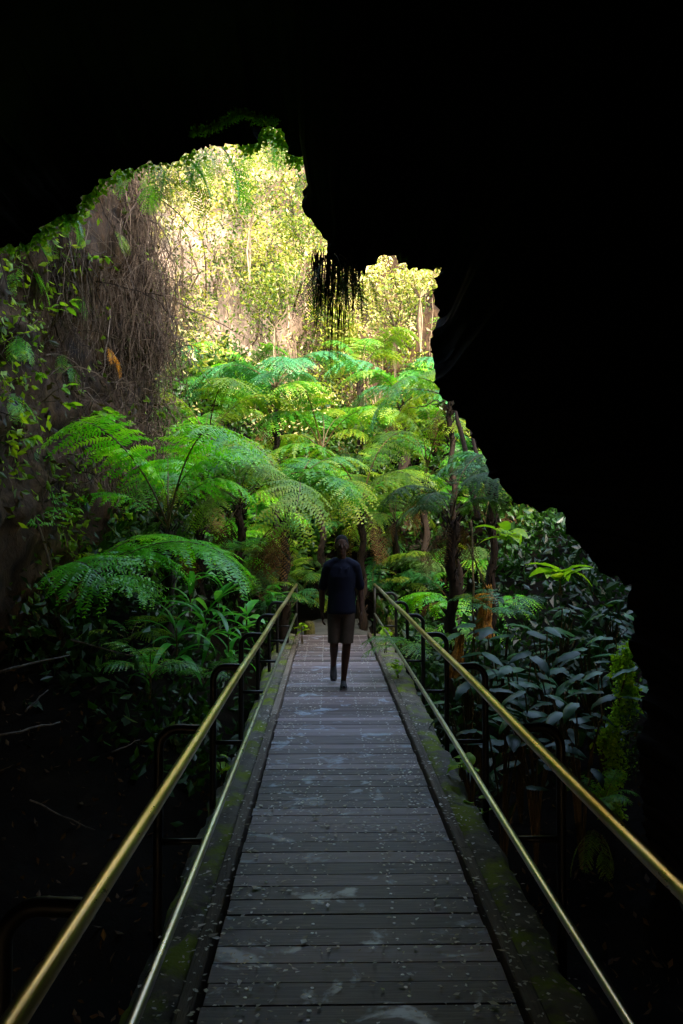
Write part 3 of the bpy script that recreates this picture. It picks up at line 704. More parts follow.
for k in range(4):
    LV.setdefault('seed', []).append(leaf_mesh(.14, .085, .5 + .2 * k, .18, 'ovate', 'broad', k))
    LV.setdefault('taro', []).append(leaf_mesh(.46, .21, .5 + .25 * k, -.35, 'heart', 'taro', 10 + k, droop0=.1))
    LV.setdefault('strap', []).append(leaf_mesh(.72, .085, 1.3 + .35 * k, .25, 'strap', 'strap', 20 + k))
    LV.setdefault('bigstrap', []).append(leaf_mesh(.42, .13, .9 + .3 * k, .22, 'ovate', 'strap', 30 + k))
    LV.setdefault('rosette', []).append(leaf_mesh(.30, .12, .8 + .2 * k, .2, 'ovate', 'broad', 40 + k))
LV['weed'] = [leaf_mesh(.16, .10, .6 + .2 * k, .18, 'ovate', 'moss', 60 + k) for k in range(3)]
def put_leaf(root, kind, loc, az, tilt, sc, roll=0):
    o = link('leaf', random.choice(LV[kind]), root); o.location = loc; o.scale = (sc,) * 3
    o.rotation_euler = (Matrix.Rotation(az, 3, 'Z') @ Matrix.Rotation(-tilt, 3, 'Y') @ Matrix.Rotation(roll, 3, 'X')).to_euler()
def seedling(px, py, n, sc, lab, hang=False, group='broad leaved seedlings on the left cliff'):
    p, nn_ = cliff_pix(px, py); a0 = math.atan2(nn_[1], nn_[0])
    root = tag(empty('seedling', Vector(p)), lab, 'plant', group)
    mb = MB(); ends = []
    ns_ = max(1, n // 4)
    for k in range(ns_):
        a_ = a0 + random.uniform(-.9, .9); l = sc * random.uniform(.25, .45)
        e = Vector((math.cos(a_) * l, math.sin(a_) * l, l * random.uniform(-.3, .8)))
        mb.tube([(0, 0, 0), e * .5 + Vector((0, 0, .03)), e], [.006, .005, .003], 5); ends.append((e, a_))
    link('stem', mb.mesh('stem'), root, M['stipe'])
    for k in range(n):
        e, a_ = ends[k % ns_]; put_leaf(root, 'seed', e * random.uniform(.6, 1.0), a_ + random.uniform(-1.6, 1.6), random.uniform(-.5, .4), sc * random.uniform(.8, 1.25), random.uniform(-.5, .5))
for (px, py, n, sc, lab) in [(50, 330, 8, 1.0, 'pale green seedling with round leaves above middle of left cliff'), (8, 380, 6, .9, 'seedling with dark oval leaves at left frame edge'),
                             (35, 405, 10, .9, 'yellow green seedling beside a thin root on left cliff'), (85, 420, 12, 1.0, 'seedling with spray of pointed yellow green leaves above the large fern'),
                             (152, 410, 5, .8, 'small seedling at the foot of the brown root mass'), (108, 510, 8, .95, 'yellow green seedling growing among the large left fern fronds'),
                             (42, 520, 7, .8, 'seedling left of the large fern fronds'), (92, 262, 8, .7, 'golden leaved seedling on upper left cliff'), (10, 450, 6, .9, 'dim seedling low on the left frame edge')]:
    seedling(px, py, n, sc, lab)
# orange dead fern spray
p, nn_ = cliff_pix(100, 345); root = tag(empty('orange_fern', Vector(p) + Vector(nn_) * .1), 'withered bright orange fern hanging on the left cliff', 'fern')
for k in range(3): put_frond(root, 'hang', k, 'orange', .5 + .1 * k, math.atan2(nn_[1], nn_[0]) + (k - 1) * .6, .0)

# strap leaved plants left of the walk, low leafy plants on the right
def strap_plant(px, py, y, n, sc, lab, kind='strap', tall=False, group='strap leaved plants left of the boardwalk', cat='plant'):
    c = P(px, py, y); c.z = max(ground_z(c.x, c.y) - .02, c.z - .4)
    root = tag(empty('leafy_plant', c), lab, cat, group)
    h = max(0.02, P(px, py, y).z - c.z)
    mb = MB(); mb.tube([(0, 0, -.05), (.01, 0, h * .5), (0, .01, h)], [.014, .011, .006], 6); link('stem', mb.mesh('stem'), root, M['stipe'])
    for k in range(n):
        put_leaf(root, kind, (0, 0, h * random.uniform(.1, 1)), random.uniform(0, 6.28), random.uniform(.3, 1.25), sc * random.uniform(.6, 1.15), random.uniform(-.4, .4))
for (px, py, y, n, sc, k, lab) in [(205, 615, 9.2, 15, 1.0, 'strap', 'strap leaved plant with glossy arching blades left of the railing'), (228, 632, 8.8, 12, .8, 'strap', 'smaller strap leaved plant close to the left railing posts'),
                                   (176, 628, 8.6, 12, .9, 'strap', 'strap leaved plant at edge of the dark hollow'), (218, 598, 10, 10, 1.1, 'bigstrap', 'plant with broad bright green blades behind the strap leaves'),
                                   (246, 605, 10.4, 10, .9, 'bigstrap', 'broad bladed plant behind the left railing'), (190, 580, 10, 12, .9, 'strap', 'strap leaved plant under the glossy fern'),
                                   (150, 655, 8.2, 9, .8, 'bigstrap', 'dim leafy plant lowest on the left bank'), (268, 588, 11.4, 9, .8, 'bigstrap', 'leafy plant near the far end of left railing')]:
    strap_plant(px, py, y, n, sc, lab, k)
for (px, py, y, n, sc, lab) in [(462, 775, 5.6, 8, .55, 'small green plant growing from the right mossy ledge'), (478, 815, 5.1, 5, .4, 'tiny green plant lower on the right mossy ledge'), (222, 775, 5.5, 6, .4, 'small green sprout at the left mossy ledge'),
                                (386, 640, 11.2, 10, .7, 'leafy weed at the far right kerb of the boardwalk'), (302, 632, 12.4, 12, .8, 'leafy weed clump at the far left kerb'), (398, 672, 9.6, 9, .6, 'green weed beside the right kerb past the walker'),
                                (560, 580, 9, 9, 1.0, 'light green leafy plant at the right cave edge'), (505, 540, 10, 9, 1.0, 'bright leafy plant under the black lip on right')]:
    c = P(px, py, y) + Vector((0, 0, .07)); sc *= 1.5 if y < 6 else 1.15
    root = tag(empty('weed', c), lab, 'plant', 'small leafy weeds')
    for k in range(n): put_leaf(root, 'weed' if sc < 1.0 else 'rosette', (random.uniform(-.05, .05), random.uniform(-.05, .05), random.uniform(-.08, .06)), random.uniform(0, 6.28), random.uniform(-.2, 1.0), sc * random.uniform(.7, 1.3), random.uniform(-.4, .4))
    mb = MB()
    for k in range(3): mb.tube([(random.uniform(-.03, .03), random.uniform(-.03, .03), -.25), (0, 0, -.1), (random.uniform(-.04, .04), random.uniform(-.04, .04), .02)], [.006, .005, .003], 5)
    link('stem', mb.mesh('stem'), root, M['stipe'])

def taro(px, py, y, n, sc, lab):
    top = P(px, py, y); g = ground_z(top.x, top.y); c = Vector((top.x, top.y, min(g, top.z - .25)))
    root = tag(empty('drooping_leaf_plant', c), lab, 'plant', 'plants with drooping blue green leaves right of the boardwalk')
    h = top.z - c.z
    for k in range(n):
        a_ = random.uniform(0, 6.28) if k % 2 else random.uniform(3.3, 6.1); rr = random.uniform(.12, .5) * sc; e = Vector((math.cos(a_) * rr, math.sin(a_) * rr, h * random.uniform(.55, 1.02)))
        mb = MB(); mb.tube([(0, 0, -.05), (e.x * .25, e.y * .25, e.z * .6), (e.x * .8, e.y * .8, e.z * .98), tuple(e)], [.011, .009, .007, .005], 5)
        st = link('stalk', mb.mesh('stalk'), root, M['stipe'])
        put_leaf(root, 'taro', e, random.choice([0, math.pi, a_]) + random.uniform(-.6, .6), random.uniform(-.35, .1), sc * random.uniform(.7, 1.1), random.uniform(-.3, .3))
for q, (px, py, y, n, sc) in enumerate([(500, 625, 8.6, 9, .8), (545, 622, 8.3, 9, .85), (590, 618, 8.0, 9, .85), (625, 628, 7.8, 7, .8), (520, 655, 7.6, 9, .85), (560, 660, 7.3, 9, .85), (605, 655, 7.2, 9, .85),
                                        (480, 650, 8, 8, .75), (535, 690, 6.9, 8, .8), (580, 695, 6.8, 7, .8), (470, 690, 7.2, 7, .7), (502, 700, 6.7, 7, .75), (560, 600, 9, 9, .8), (610, 600, 8.6, 8, .8), (470, 620, 9, 8, .7)]):
    taro(px, py, y, int(n * 1.4), sc * .78, ['drooping leaved plant at the back left of the right hand leaf bed', 'drooping leaved plant in the back middle of the leaf bed', 'drooping leaved plant at the back right of the leaf bed', 'drooping leaved plant against the mossy right pillar', 'drooping leaved plant left of centre in the leaf bed', 'drooping leaved plant at the centre of the leaf bed', 'drooping leaved plant right of centre in the leaf bed', 'drooping leaved plant near the fourth black post on the right', 'low drooping leaved plant at front of the leaf bed', 'low drooping leaved plant at the front right of the leaf bed', 'drooping leaved plant just outside the right handrail', 'drooping leaved plant hanging over the dark hollow by the right handrail', 'dim drooping leaved plant at the top of the leaf bed', 'dim drooping leaved plant highest beside the right cave edge', 'drooping leaved plant below the teal fern on the right'][q])

# ------------------------------------------------------------------ scattered foliage
def scatter_leaves(pts, nrms, size, var, aspect=.5, seed=1, hang=.5):
    """many folded diamond leaves (four corners) at points"""
    r = np.random.default_rng(seed); n = len(pts)
    d = r.normal(0, 1, (n, 3)) + nrms * .7; d[:, 2] -= hang * 1.6; d /= np.linalg.norm(d, axis=1)[:, None]
    w = np.cross(d, r.normal(0, 1, (n, 3)) * .8 + nrms); w /= np.linalg.norm(w, axis=1)[:, None] + 1e-9
    nn_ = np.cross(d, w); L = size[:, None]
    mid = pts + d * L * .5 + nn_ * L * .08
    V = np.stack([pts, mid + w * L * aspect * .5, pts + d * L, mid - w * L * aspect * .5], 1).reshape(-1, 3)
    return V, np.arange(n * 4).reshape(-1, 4), np.repeat(var, 4)
# leaf cover on the back wall
def wall_scatter(n, s0, s1, z0, z1, thick, smin, smax, seed, vfun, dens):
    r = np.random.default_rng(seed); pts = []; nr_ = []; sz = []; va = []
    while len(pts) < n:
        s = r.uniform(s0, s1); z = r.uniform(z0, z1); p, nn_ = cliff_at(s, z)
        cl = fbm((p[0] * 1.0, p[1] * 1.0, z * .45 + seed), .9, 4); c2 = fbm((p[0], p[1], z * .5 + 40 + seed), .55, 3)
        if r.random() > dens(p, z, cl): continue
        off = abs(r.normal(0, .45)) * thick * max(.15, .6 + cl)
        q = p + nn_ * off + r.normal(0, .05, 3)
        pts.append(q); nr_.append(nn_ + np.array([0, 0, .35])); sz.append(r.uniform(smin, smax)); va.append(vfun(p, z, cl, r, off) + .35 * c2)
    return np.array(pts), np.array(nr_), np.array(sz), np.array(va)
def v_back(p, z, cl, r, off): return np.clip(.36 + .06 * (z - 6) / 3 + .40 * cl + r.normal(0, .2) + .25 * (off - .4), 0, 1)  # leaves deep in the thicket coloured darker, inner shade painted in
def d_back(p, z, cl):
    if z > p[2] + .6: return 0
    bare = math.exp(-((p[0] / p[1] + .142) / .035) ** 2) * math.exp(-((z - 7.6) / 2.2) ** 2)   # the bare bright rock on the left of the back wall
    return max(.015, (.22 + 2.4 * cl) * (1 - .95 * bare))
mb = MB(); mb.add(*[x if k != 2 else x for k, x in enumerate([])]) if False else None
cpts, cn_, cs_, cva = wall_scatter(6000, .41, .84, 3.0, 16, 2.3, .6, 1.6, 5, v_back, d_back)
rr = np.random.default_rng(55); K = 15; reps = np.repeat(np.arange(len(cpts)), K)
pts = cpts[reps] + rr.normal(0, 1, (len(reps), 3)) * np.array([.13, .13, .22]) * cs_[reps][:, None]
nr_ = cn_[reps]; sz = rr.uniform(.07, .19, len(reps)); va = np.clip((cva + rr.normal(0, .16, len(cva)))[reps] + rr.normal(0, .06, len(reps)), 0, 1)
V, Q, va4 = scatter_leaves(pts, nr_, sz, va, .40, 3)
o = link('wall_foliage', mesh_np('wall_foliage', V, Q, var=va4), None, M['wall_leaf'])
tag(o, 'mass of small yellow green leaves and vines covering the sunlit back wall', 'foliage', kind='stuff')
# pale vine stems on the back wall
mb = MB(); r = np.random.default_rng(21)
for k in range(330):
    s = r.uniform(.46, .80); z = r.uniform(4, 12.5); l = r.uniform(1.2, 3.6); p, nn_ = cliff_at(s, z); pts = []
    dx = r.normal(0, .22); off = r.uniform(.15, .75)
    for q in range(7):
        t = q / 6; pp, nq = cliff_at(min(.84, max(.42, s + dx * t * .02)), max(1.5, z - l * t)); pts.append(pp * .4 + (p - np.array([0, 0, l * t])) * .6 + nq * (off + .1 * math.sin(q + k)) + r.normal(0, .04, 3) + tg[min(ns - 1, int(s * ns))][0] * np.array([dx * t, 0, 0]))
    mb.tube(pts, np.linspace(.010, .022, 7) * r.uniform(.6, 1.4), 5, r.random(), 0, False)
tag(link('vine_stems', mb.mesh('vine_stems'), None, M['stem_pale']), 'tangle of pale dry vine stems hanging down the sunlit back wall', 'vines', kind='stuff')
# undergrowth on the slope
r = np.random.default_rng(31); pts = []; va = []; sz = []
while len(pts) < 42000:
    x, y = r.uniform(-5, 6.5), r.uniform(7.2, 24)
    if abs(x - .13) < (1.0 if y < 14 else .8) and y < 16.0: continue
    cl = fbm((x, y, 5), .9, 4)
    near = sstep(7, 9.5, y)
    if r.random() > (.45 + 1.0 * cl) * near: continue
    z = ground_z(x, y) + abs(r.normal(0, .36)) * (.8 + cl)
    pts.append((x, y, z)); va.append(np.clip(.42 - .3 * sstep(1.2, 2.4, x) * (1 - sstep(12, 15, y)) + .35 * cl + r.normal(0, .15) + .02 * (y - 12), 0, 1)); sz.append(r.uniform(.06, .20))  # right-hand leaves near the mouth toned darker, shade painted in
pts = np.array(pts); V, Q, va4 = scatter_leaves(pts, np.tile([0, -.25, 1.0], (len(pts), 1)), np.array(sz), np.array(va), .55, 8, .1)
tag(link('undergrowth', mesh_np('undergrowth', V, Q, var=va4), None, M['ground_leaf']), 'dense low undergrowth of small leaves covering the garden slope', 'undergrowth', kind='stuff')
# sparse leaves and litter on the left cliff
pts, nr_, sz, va = wall_scatter(9000, .02, .34, 0.2, 8.4, .4, .05, .15, 9, lambda p, z, cl, r, off: np.clip(.5 + .6 * cl + r.normal(0, .22), 0, 1), lambda p, z, cl: max(.07, .25 + .9 * cl - (.35 if 2.8 < z < 7 and p[1] > 10.5 else 0)))
V, Q, va4 = scatter_leaves(pts, nr_, sz, va, .5, 13)
tag(link('cliff_foliage', mesh_np('cliff_foliage', V, Q, var=va4), None, M['cliff_leaf']), 'sparse creeping leaves scattered over the brown left cliff', 'foliage', kind='stuff')
# right bank leaves, shade painted in by the dark leaf colour
pts, nr_, sz, va = wall_scatter(9000, .86, .985, -.5, 8, .9, .06, .15, 19, lambda p, z, cl, r, off: np.clip(.3 + .4 * cl + r.normal(0, .18), 0, 1), lambda p, z, cl: max(.03, .3 + .9 * cl))
V, Q, va4 = scatter_leaves(pts, nr_, sz, va, .5, 23)
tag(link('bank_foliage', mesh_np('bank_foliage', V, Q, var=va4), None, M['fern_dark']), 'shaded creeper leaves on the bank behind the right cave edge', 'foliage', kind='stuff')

# ------------------------------------------------------------------ roots on the left cliff
mb = MB(); r = np.random.default_rng(41)
cnt = 0
while cnt < 9500:
    s = r.uniform(.06, .335); z = r.uniform(2.2, 8.6); p, nn_ = cliff_at(s, z)
    mass = math.exp(-((p[1] - 12.4) / 1.9) ** 2)
    if r.random() > (.10 + .9 * mass) * max(.08, .55 + 1.3 * fbm((p[0] * 2, p[1] * 2, z * .8), 1.1, 4)): continue
    lower = z < 4.8
    l = r.uniform(.25, .8) if lower else r.uniform(.5, 1.6); n = 7; q = p + nn_ * abs(r.normal(.10, .16)) * (.4 + mass); pts = []
    d = np.array([r.normal(0, .25), r.normal(0, .25), -1.0]) if r.random() < (.45 if lower else .8) else r.normal(0, 1, 3) * np.array([1, 1, .8]) + nn_ * .3
    for k in range(n):
        pts.append(q.copy()); d = d / np.linalg.norm(d); q = q + d * l / n
        d = d + r.normal(0, .28 if lower else .13, 3) + np.array([0, 0, -.12])
    mb.tube(pts, np.linspace(.0045, .0018, n) * (r.uniform(.5, 1.4) if r.random() < .93 else r.uniform(2, 3.6)), 3, np.clip(r.normal(.5, .25), 0, 1), 0, False); cnt += 1
tag(link('hanging_roots', mb.mesh('hanging_roots'), None, M['root']), 'thick grey brown mass of fine hanging roots over the left cliff', 'roots', kind='stuff')
# long single roots
def root_strand(name, pts, rad, lab, mat='root', cat='root', group=None):
    base = Vector(pts[0]); mb = MB(); q = [Vector(p) - base for p in pts]
    mb.tube(q, rad, 6, .5, 0, True, .1); o = link(name, mb.mesh(name, True), None, M[mat]); o.location = base
    return tag(o, lab, cat, group)

# dark hanging growth under the middle of the lip
def hang_clump(px, py, y, lab, n=18, lmin=.4, lmax=1.3, spread=26):
    c = P(px, py, y); root = tag(empty('hanging_plant', c), lab, 'hanging plant')
    mb = MB(); r = np.random.default_rng(int(px))
    for k in range(n * 6):
        x0 = r.uniform(-spread, spread) / 800 * y; l = r.uniform(lmin, lmax) * (1 - .5 * abs(x0) / (spread / 800 * y)); q = np.array([x0, r.normal(0, .12), .1]); pts = [q.copy()]
        for s in range(6): q = q + np.array([r.normal(0, .012), r.normal(0, .012), -l / 6]); pts.append(q.copy())
        mb.tube(pts, np.linspace(.007, .002, 7), 3, r.random(), 0, False)
    link('roots', mb.mesh('roots'), root, M['root_dark'])
    for k in range(n):
        o = put_frond(root, 'hang', k, ['fern_dark', 'fern_dead', 'fern_dark'][k % 3], r.uniform(.55, 1.15), r.uniform(0, 6.28)); o.location = (r.uniform(-spread, spread) / 800 * y * .85, r.normal(0, .1), .03)
hang_clump(336, 266, 8.15, 'dark curtain of drooping ferns and roots hanging from the middle of the lip')

# moss and creepers along the lip and on the right pillar
def leafy_strip(name, pix, lab, n, spread, smin, smax, mat, seed, cat='moss', off=0.0, down=.0):
    r = np.random.default_rng(seed); pw = [P(*q) for q in pix]; pts = []; 
    for k in range(n):
        f = r.uniform(0, len(pw) - 1); a_ = int(f); p = pw[a_].lerp(pw[min(a_ + 1, len(pw) - 1)], f - a_)
        pts.append(np.array(p) + r.normal(0, spread, 3) * np.array([1, .6, 1]) - np.array([0, off, abs(r.normal(0, down)) if down else 0]))
    pts = np.array(pts); c = pts.mean(0); V, Q, va4 = scatter_leaves(pts - c, np.tile([-.2, -.3, .8], (n, 1)), r.uniform(smin, smax, n), np.clip(r.normal(.5, .22, n), 0, 1), .6, seed, .3)
    o = link(name, mesh_np(name, V, Q, var=va4), None, M[mat]); o.location = c; return tag(o, lab, cat)
leafy_strip('moss_clump', [(628, 652, 7.2), (620, 672, 7.15), (630, 695, 7.1), (622, 715, 7.05), (606, 742, 7.0), (620, 760, 7.0), (604, 795, 6.9), (616, 815, 6.9)], 'bright green moss and tiny leaves running down the right cave pillar', 3000, .048, .025, .06, 'moss', 3)
leafy_strip('moss_clump', [(628, 700, 6.85), (632, 740, 6.75), (628, 770, 6.75)], 'dim patch of moss on the shaded side of the right pillar', 260, .05, .02, .05, 'fern_dark', 4)
leafy_strip('moss_clump', [(192, 133, 7.45), (205, 131, 7.4), (220, 126, 7.35), (232, 118, 7.2), (240, 113, 7.1), (250, 117, 7.25), (262, 121, 7.35), (276, 122, 7.6)], 'thin line of yellow green moss along the highest edge of cave lip', 1000, .02, .02, .05, 'moss', 5)
leafy_strip('moss_clump', [(0, 246, 7.5), (30, 243, 7.55), (55, 218, 7.6), (76, 216, 7.65), (100, 182, 7.75), (148, 163, 7.85), (198, 150, 8.05)], 'fringe of small bright leaves along the stepped left edge of the cave lip', 1300, .05, .03, .085, 'moss', 15)
leafy_strip('moss_clump', [(240, 148, 8.3), (258, 140, 8.4), (268, 130, 8.4), (282, 138, 8.4), (292, 154, 8.4), (300, 164, 8.4)], 'leafy fringe around the highest notch of the cave lip', 900, .055, .03, .085, 'moss', 16)
leafy_strip('moss_clump', [(400, 256, 8.05), (420, 258, 8.0), (440, 268, 7.95)], 'faint moss line over the small right opening', 200, .016, .02, .045, 'fern_gold', 7)
small_fern(604, 800, 6.6, 6, .55, 'fern_bright', 'fern at the foot of the mossy right pillar', 'air', 'low', group=GS)
small_fern(594, 830, 6.5, 5, .6, 'fern_gold', 'dull hanging fern below the mossy right pillar', 'air', 'hang', group=GS)

# ------------------------------------------------------------------ shrubs and trees on the back wall
def shrub(px, py, y, w, h, nl_, lab, seed, mat='wall_leaf', trunk=1.4, vmean=.52):
    c = P(px, py, y); r = np.random.default_rng(seed)
    root = tag(empty('shrub', c), lab, 'shrub', 'shrubs growing on the back wall')
    mb = MB(); tips = []
    for k in range(7):
        a_ = r.uniform(0, 6.28); e = np.array([math.cos(a_) * w * r.uniform(.2, .5), math.sin(a_) * w * r.uniform(.1, .35), h * r.uniform(.35, 1)])
        m1 = e * .45 + r.normal(0, .08, 3); mb.tube([(0, 0, -trunk), (r.normal(0, .04), 0, -trunk * .4), (0, 0, .05), m1, e], [.022, .02, .018, .014, .005], 6, r.random()); tips += [e, m1 * .6 + e * .4]
        for q in range(4):
            e2 = e * r.uniform(.6, 1) + r.normal(0, .22, 3) * np.array([w, w * .7, h]) * .5; mb.tube([m1 * .5 + e * .5, (e + e2) / 2 + r.normal(0, .05, 3), e2], [.012, .008, .003], 4, r.random(), 0, False); tips.append(e2)
    link('trunk', mb.mesh('trunk'), root, M['stem_pale'])
    tips = np.array(tips); pts = tips[r.integers(0, len(tips), nl_)] + r.normal(0, .13, (nl_, 3)) * np.array([w, w, h])
    V, Q, va4 = scatter_leaves(pts, np.tile([0, -.3, .6], (nl_, 1)), r.uniform(.06, .15, nl_), np.clip(r.normal(vmean, .2, nl_), 0, 1), .45, seed, .4)
    link('crown', mesh_np('crown', V, Q, var=va4), root, M[mat])
shrub(275, 330, 21, 1.7, 1.8, 1500, 'leggy yellow green shrub in middle of the back wall', 61)
shrub(250, 230, 21.5, 1.6, 1.8, 1300, 'yellow green shrub high on the back wall under the lip', 62)
shrub(395, 330, 22, 1.6, 1.9, 1200, 'pale sunlit shrub with bare branches seen through the right opening', 63, vmean=.75)  # this and the next: leaves toned toward cream as overexposed sunlight
shrub(420, 300, 21, 1.2, 1.4, 700, 'yellow shrub with overexposed sunlight painted cream at the right end of the opening', 64, vmean=.85)
shrub(305, 260, 21.5, 1.3, 1.6, 1000, 'sunlit shrub right of the high back wall beside the lip nose', 65)

# odd details: thin stems, stump, bollards, fallen branches
def bar(name, a_, b_, r0, r1, lab, mat, cat, wob=.02, n=8, group=None):
    a_, b_ = Vector(a_), Vector(b_); pts = [a_.lerp(b_, k / n) + Vector((random.uniform(-wob, wob), random.uniform(-wob, wob), random.uniform(-wob, wob))) * (0 < k < n) for k in range(n + 1)]
    if name == 'dead_tree':
        root = tag(empty(name, pts[0]), lab, cat, group); o = root_strand('trunk', pts, np.linspace(r0, r1, n + 1), None, mat, None); o.parent = root; o.location = (0, 0, 0); return root
    return root_strand(name, pts, np.linspace(r0, r1, n + 1), lab, mat, cat, group)
bar('plant_stem', P(474, 625, 9.3), P(471, 520, 9.3), .013, .010, 'thin upright yellow stem in front of the dark tree fern', 'stem_pale', 'stem', .01)
bar('plant_stem', P(487, 590, 9.2), P(468, 545, 9.2), .012, .008, 'thin reddish stem leaning across the dark tree fern', 'stipe', 'stem', .01)
bar('tree_branch', P(408, 408, 14.2), P(446, 400, 13.6), .008, .014, 'bare horizontal branch beside the slim dark trunk', 'branch', 'branch', .05)
bar('dead_tree', P(478, 520, 12), P(456, 405, 12.4), .05, .03, 'thin leaning dark trunk behind the right cave edge', 'trunk', 'tree', .03)
bar('dead_tree', P(498, 525, 11.5), P(470, 425, 12.2), .04, .025, 'thinner dark trunk leaning left at the right cave edge', 'trunk', 'tree', .03)
bar('hanging_vine', P(575, 575, 6.9), P(628, 630, 6.7), .006, .004, 'thin bare vine slanting down at the right cave edge', 'root', 'vine', .02)
m, nt, out = new_mat('stump_bark_sunlight'); M['stump'] = m  # orange is a patch of sunlight painted into the bark
n1 = noise_tex(nt, 11, 8, coord(nt, 'Object', (1, 1, .7)), .75, .6); principled(nt, out, ramp(nt, n1, [(.35, (.05, .02, .005)), (.5, (.40, .17, .025)), (.7, (.85, .50, .10))]), .8, 0, .3, bump(nt, n1, .8, .03))
def stump(loc, h, r0, seed, lab):
    n, m_ = 40, 22; V = []
    for q in range(m_):
        t = q / (m_ - 1)
        for k in range(n):
            a_ = k / n * 2 * math.pi; c, s_ = math.cos(a_), math.sin(a_); d = fbm((c * 1.3 + seed, s_ * 1.3, t * 1.2), 1.6, 4)
            rr = r0 * (1.35 - .75 * t ** .7) * (1 + .55 * d); z = -.3 + (h + .3) * t + .35 * h * t * fbm((c * 2 + seed, s_ * 2, 7), 1.3, 3)
            V.append((c * rr + .06 * t, s_ * rr, z))
    V.append((.06, 0, h * .75)); i = np.arange(m_ - 1)[:, None] * n; j = np.arange(n)[None, :]; k2 = (j + 1) % n
    Q = np.stack([i + j, i + k2, i + n + k2, i + n + j], -1).reshape(-1, 4); T = [((m_ - 1) * n + k, (m_ - 1) * n + (k + 1) % n, m_ * n) for k in range(n)]
    o = link('tree_stump', mesh_np('tree_stump', V, Q, T, np.full(len(V), .5), False), None, M['stump']); o.location = loc; tag(o, lab, 'tree stump')
stump(P(483, 612, 9.6), .30, .085, 1.0, 'short tree stump with sunlight painted orange on its bark behind the right railing')
small_fern(474, 604, 9.4, 6, .42, ['orange', 'fern_gold'], 'amber fern added as sun glow in front of the orange stump behind right railing', 'air', 'low', group=GS)  # fern added to spread the painted sun patch around the stump
stump(P(455, 650, 8.9), .16, .06, 5.0, 'low root stump with sunlight painted amber by the right black posts')
for (px, py, y, lab) in [(309, 636, 14.1, 'mossy yellow green stone post at the far left end of boardwalk'), (391, 640, 14.2, 'mossy stone post beyond the far right handrail end'), (379, 622, 15.2, 'low mossy stone block beside the path on the right')]:
    c = P(px, py, y); c.z = ground_z(c.x, c.y) - .05; mb = MB(); k = random.uniform(.9, 1.1)
    mb.tube([(0, 0, -.1), (0, 0, .05), (.01, 0, .3 * k), (0, .01, .52 * k), (0, 0, .58 * k), (0, 0, .6 * k)], [.12, .11, .10, .095, .07, .02], 10, .5, 0, True, .1)
    o = link('stone_post', mb.mesh('stone_post'), None, M['mossy_stone']); o.location = c; tag(o, lab, 'stone post')
# stone steps on the slope behind
for q, (px, py, y) in enumerate([(425, 556, 16.2), (432, 545, 17.0), (438, 534, 17.8)]):
    c = P(px, py, y); mb = MB(); mb.box(-.6, .6, -.3, .4, -.13, 0, .5, 0, .03, .1)
    V = mb.V[0]; mb.V[0] = V + np.array([[.03 * fbm(v, 3, 2) for _ in range(3)] for v in V])
    o = link('stone_step', mb.mesh('stone_step'), None, M['step_stone']); o.location = c
    tag(o, ['lowest mossy stone step right of the path', 'middle mossy stone step on the slope', 'highest mossy stone step on the slope'][q], 'step', 'mossy stone steps')
GB = 'fallen branches in the dark hollow'
for (a_, b_, r0, lab) in [((0, 672, 7.2), (70, 655, 7.8), .014, 'pale fallen branch highest in the dark left hollow'), ((0, 735, 6.4), (60, 722, 6.8), .012, 'short pale branch at left frame edge of the hollow'), ((48, 897, 4.6), (88, 899, 4.5), .008, 'short pale twig lying behind the left handrail'),
                          ((112, 752, 6), (140, 740, 6.2), .007, 'thin twig in the middle of the left hollow'), ((25, 712, 6.8), (48, 690, 7), .010, 'dim leaning stick in the left hollow'), ((70, 640, 8.2), (150, 660, 8.4), .012, 'branch under the large left fern'),
                          ((30, 800, 5.6), (95, 830, 5.4), .006, 'faint long twig low in the left hollow'), ((5, 930, 4.4), (6, 1000, 4.3), .008, 'upright stick at the bottom left frame edge')]:
    bar('fallen_branch', P(*a_), P(*b_), r0, r0 * .5, lab, 'branch', 'branch', .010, 6, GB)
for q, (px, y0, y1, d, lab) in enumerate([(40, 250, 420, 9, 'long thin root hanging down the left cliff by the seedlings'), (70, 380, 430, 10, 'short curved root on the left cliff'), (130, 200, 300, 12, 'long root at the front of the brown root mass'), (165, 215, 330, 12.4, 'long pale root down the right side of root mass')]):
    p0, n0 = cliff_pix(px, y0); p1, n1_ = cliff_pix(px + 10, y1)
    bar('hanging_root', Vector(p0) + Vector(n0) * .25, Vector(p1) + Vector(n1_) * .3, .014, .007, lab, 'root', 'root', .06, 9)

# leaf litter on the deck and ledges; debris in the hollow
r = np.random.default_rng(77); n = 6000; xs_ = []; 
while len(xs_) < n:
    x = r.uniform(BX0 - .25, BX1 + .25); y = 1.2 + 12 * r.random() ** 1.4
    e = min(1, min(abs(x - BX0), abs(x - BX1)) / .5)
    clump = fbm((x, y, 2), 1.3, 3)
    if r.random() > (.85 - .72 * e ** .6) + .8 * clump: continue
    z = .007 if BX0 < x < BX1 else (.052 if (BX0 - .08 < x < BX1 + .08) else .04)
    xs_.append((x, y, z + r.uniform(0, .006)))
pts = np.array(xs_); sz = r.uniform(.010, .030, n) * np.where(r.random(n) < .12, 1.6, 1)
an = r.uniform(0, 6.28, n); d = np.stack([np.cos(an), np.sin(an), r.normal(.03, .06, n)], -1); w = np.stack([-np.sin(an), np.cos(an), r.normal(0, .08, n)], -1)
ka, kb = r.uniform(.25, .6, (n, 1)), r.uniform(.35, .7, (n, 1)); wa, wb = r.uniform(.08, .42, (n, 1)), r.uniform(.08, .42, (n, 1))
V = np.stack([pts, pts + d * sz[:, None] * ka + w * sz[:, None] * wa + [0, 0, .001], pts + d * sz[:, None], pts + d * sz[:, None] * kb - w * sz[:, None] * wb + [0, 0, .001]], 1).reshape(-1, 3)
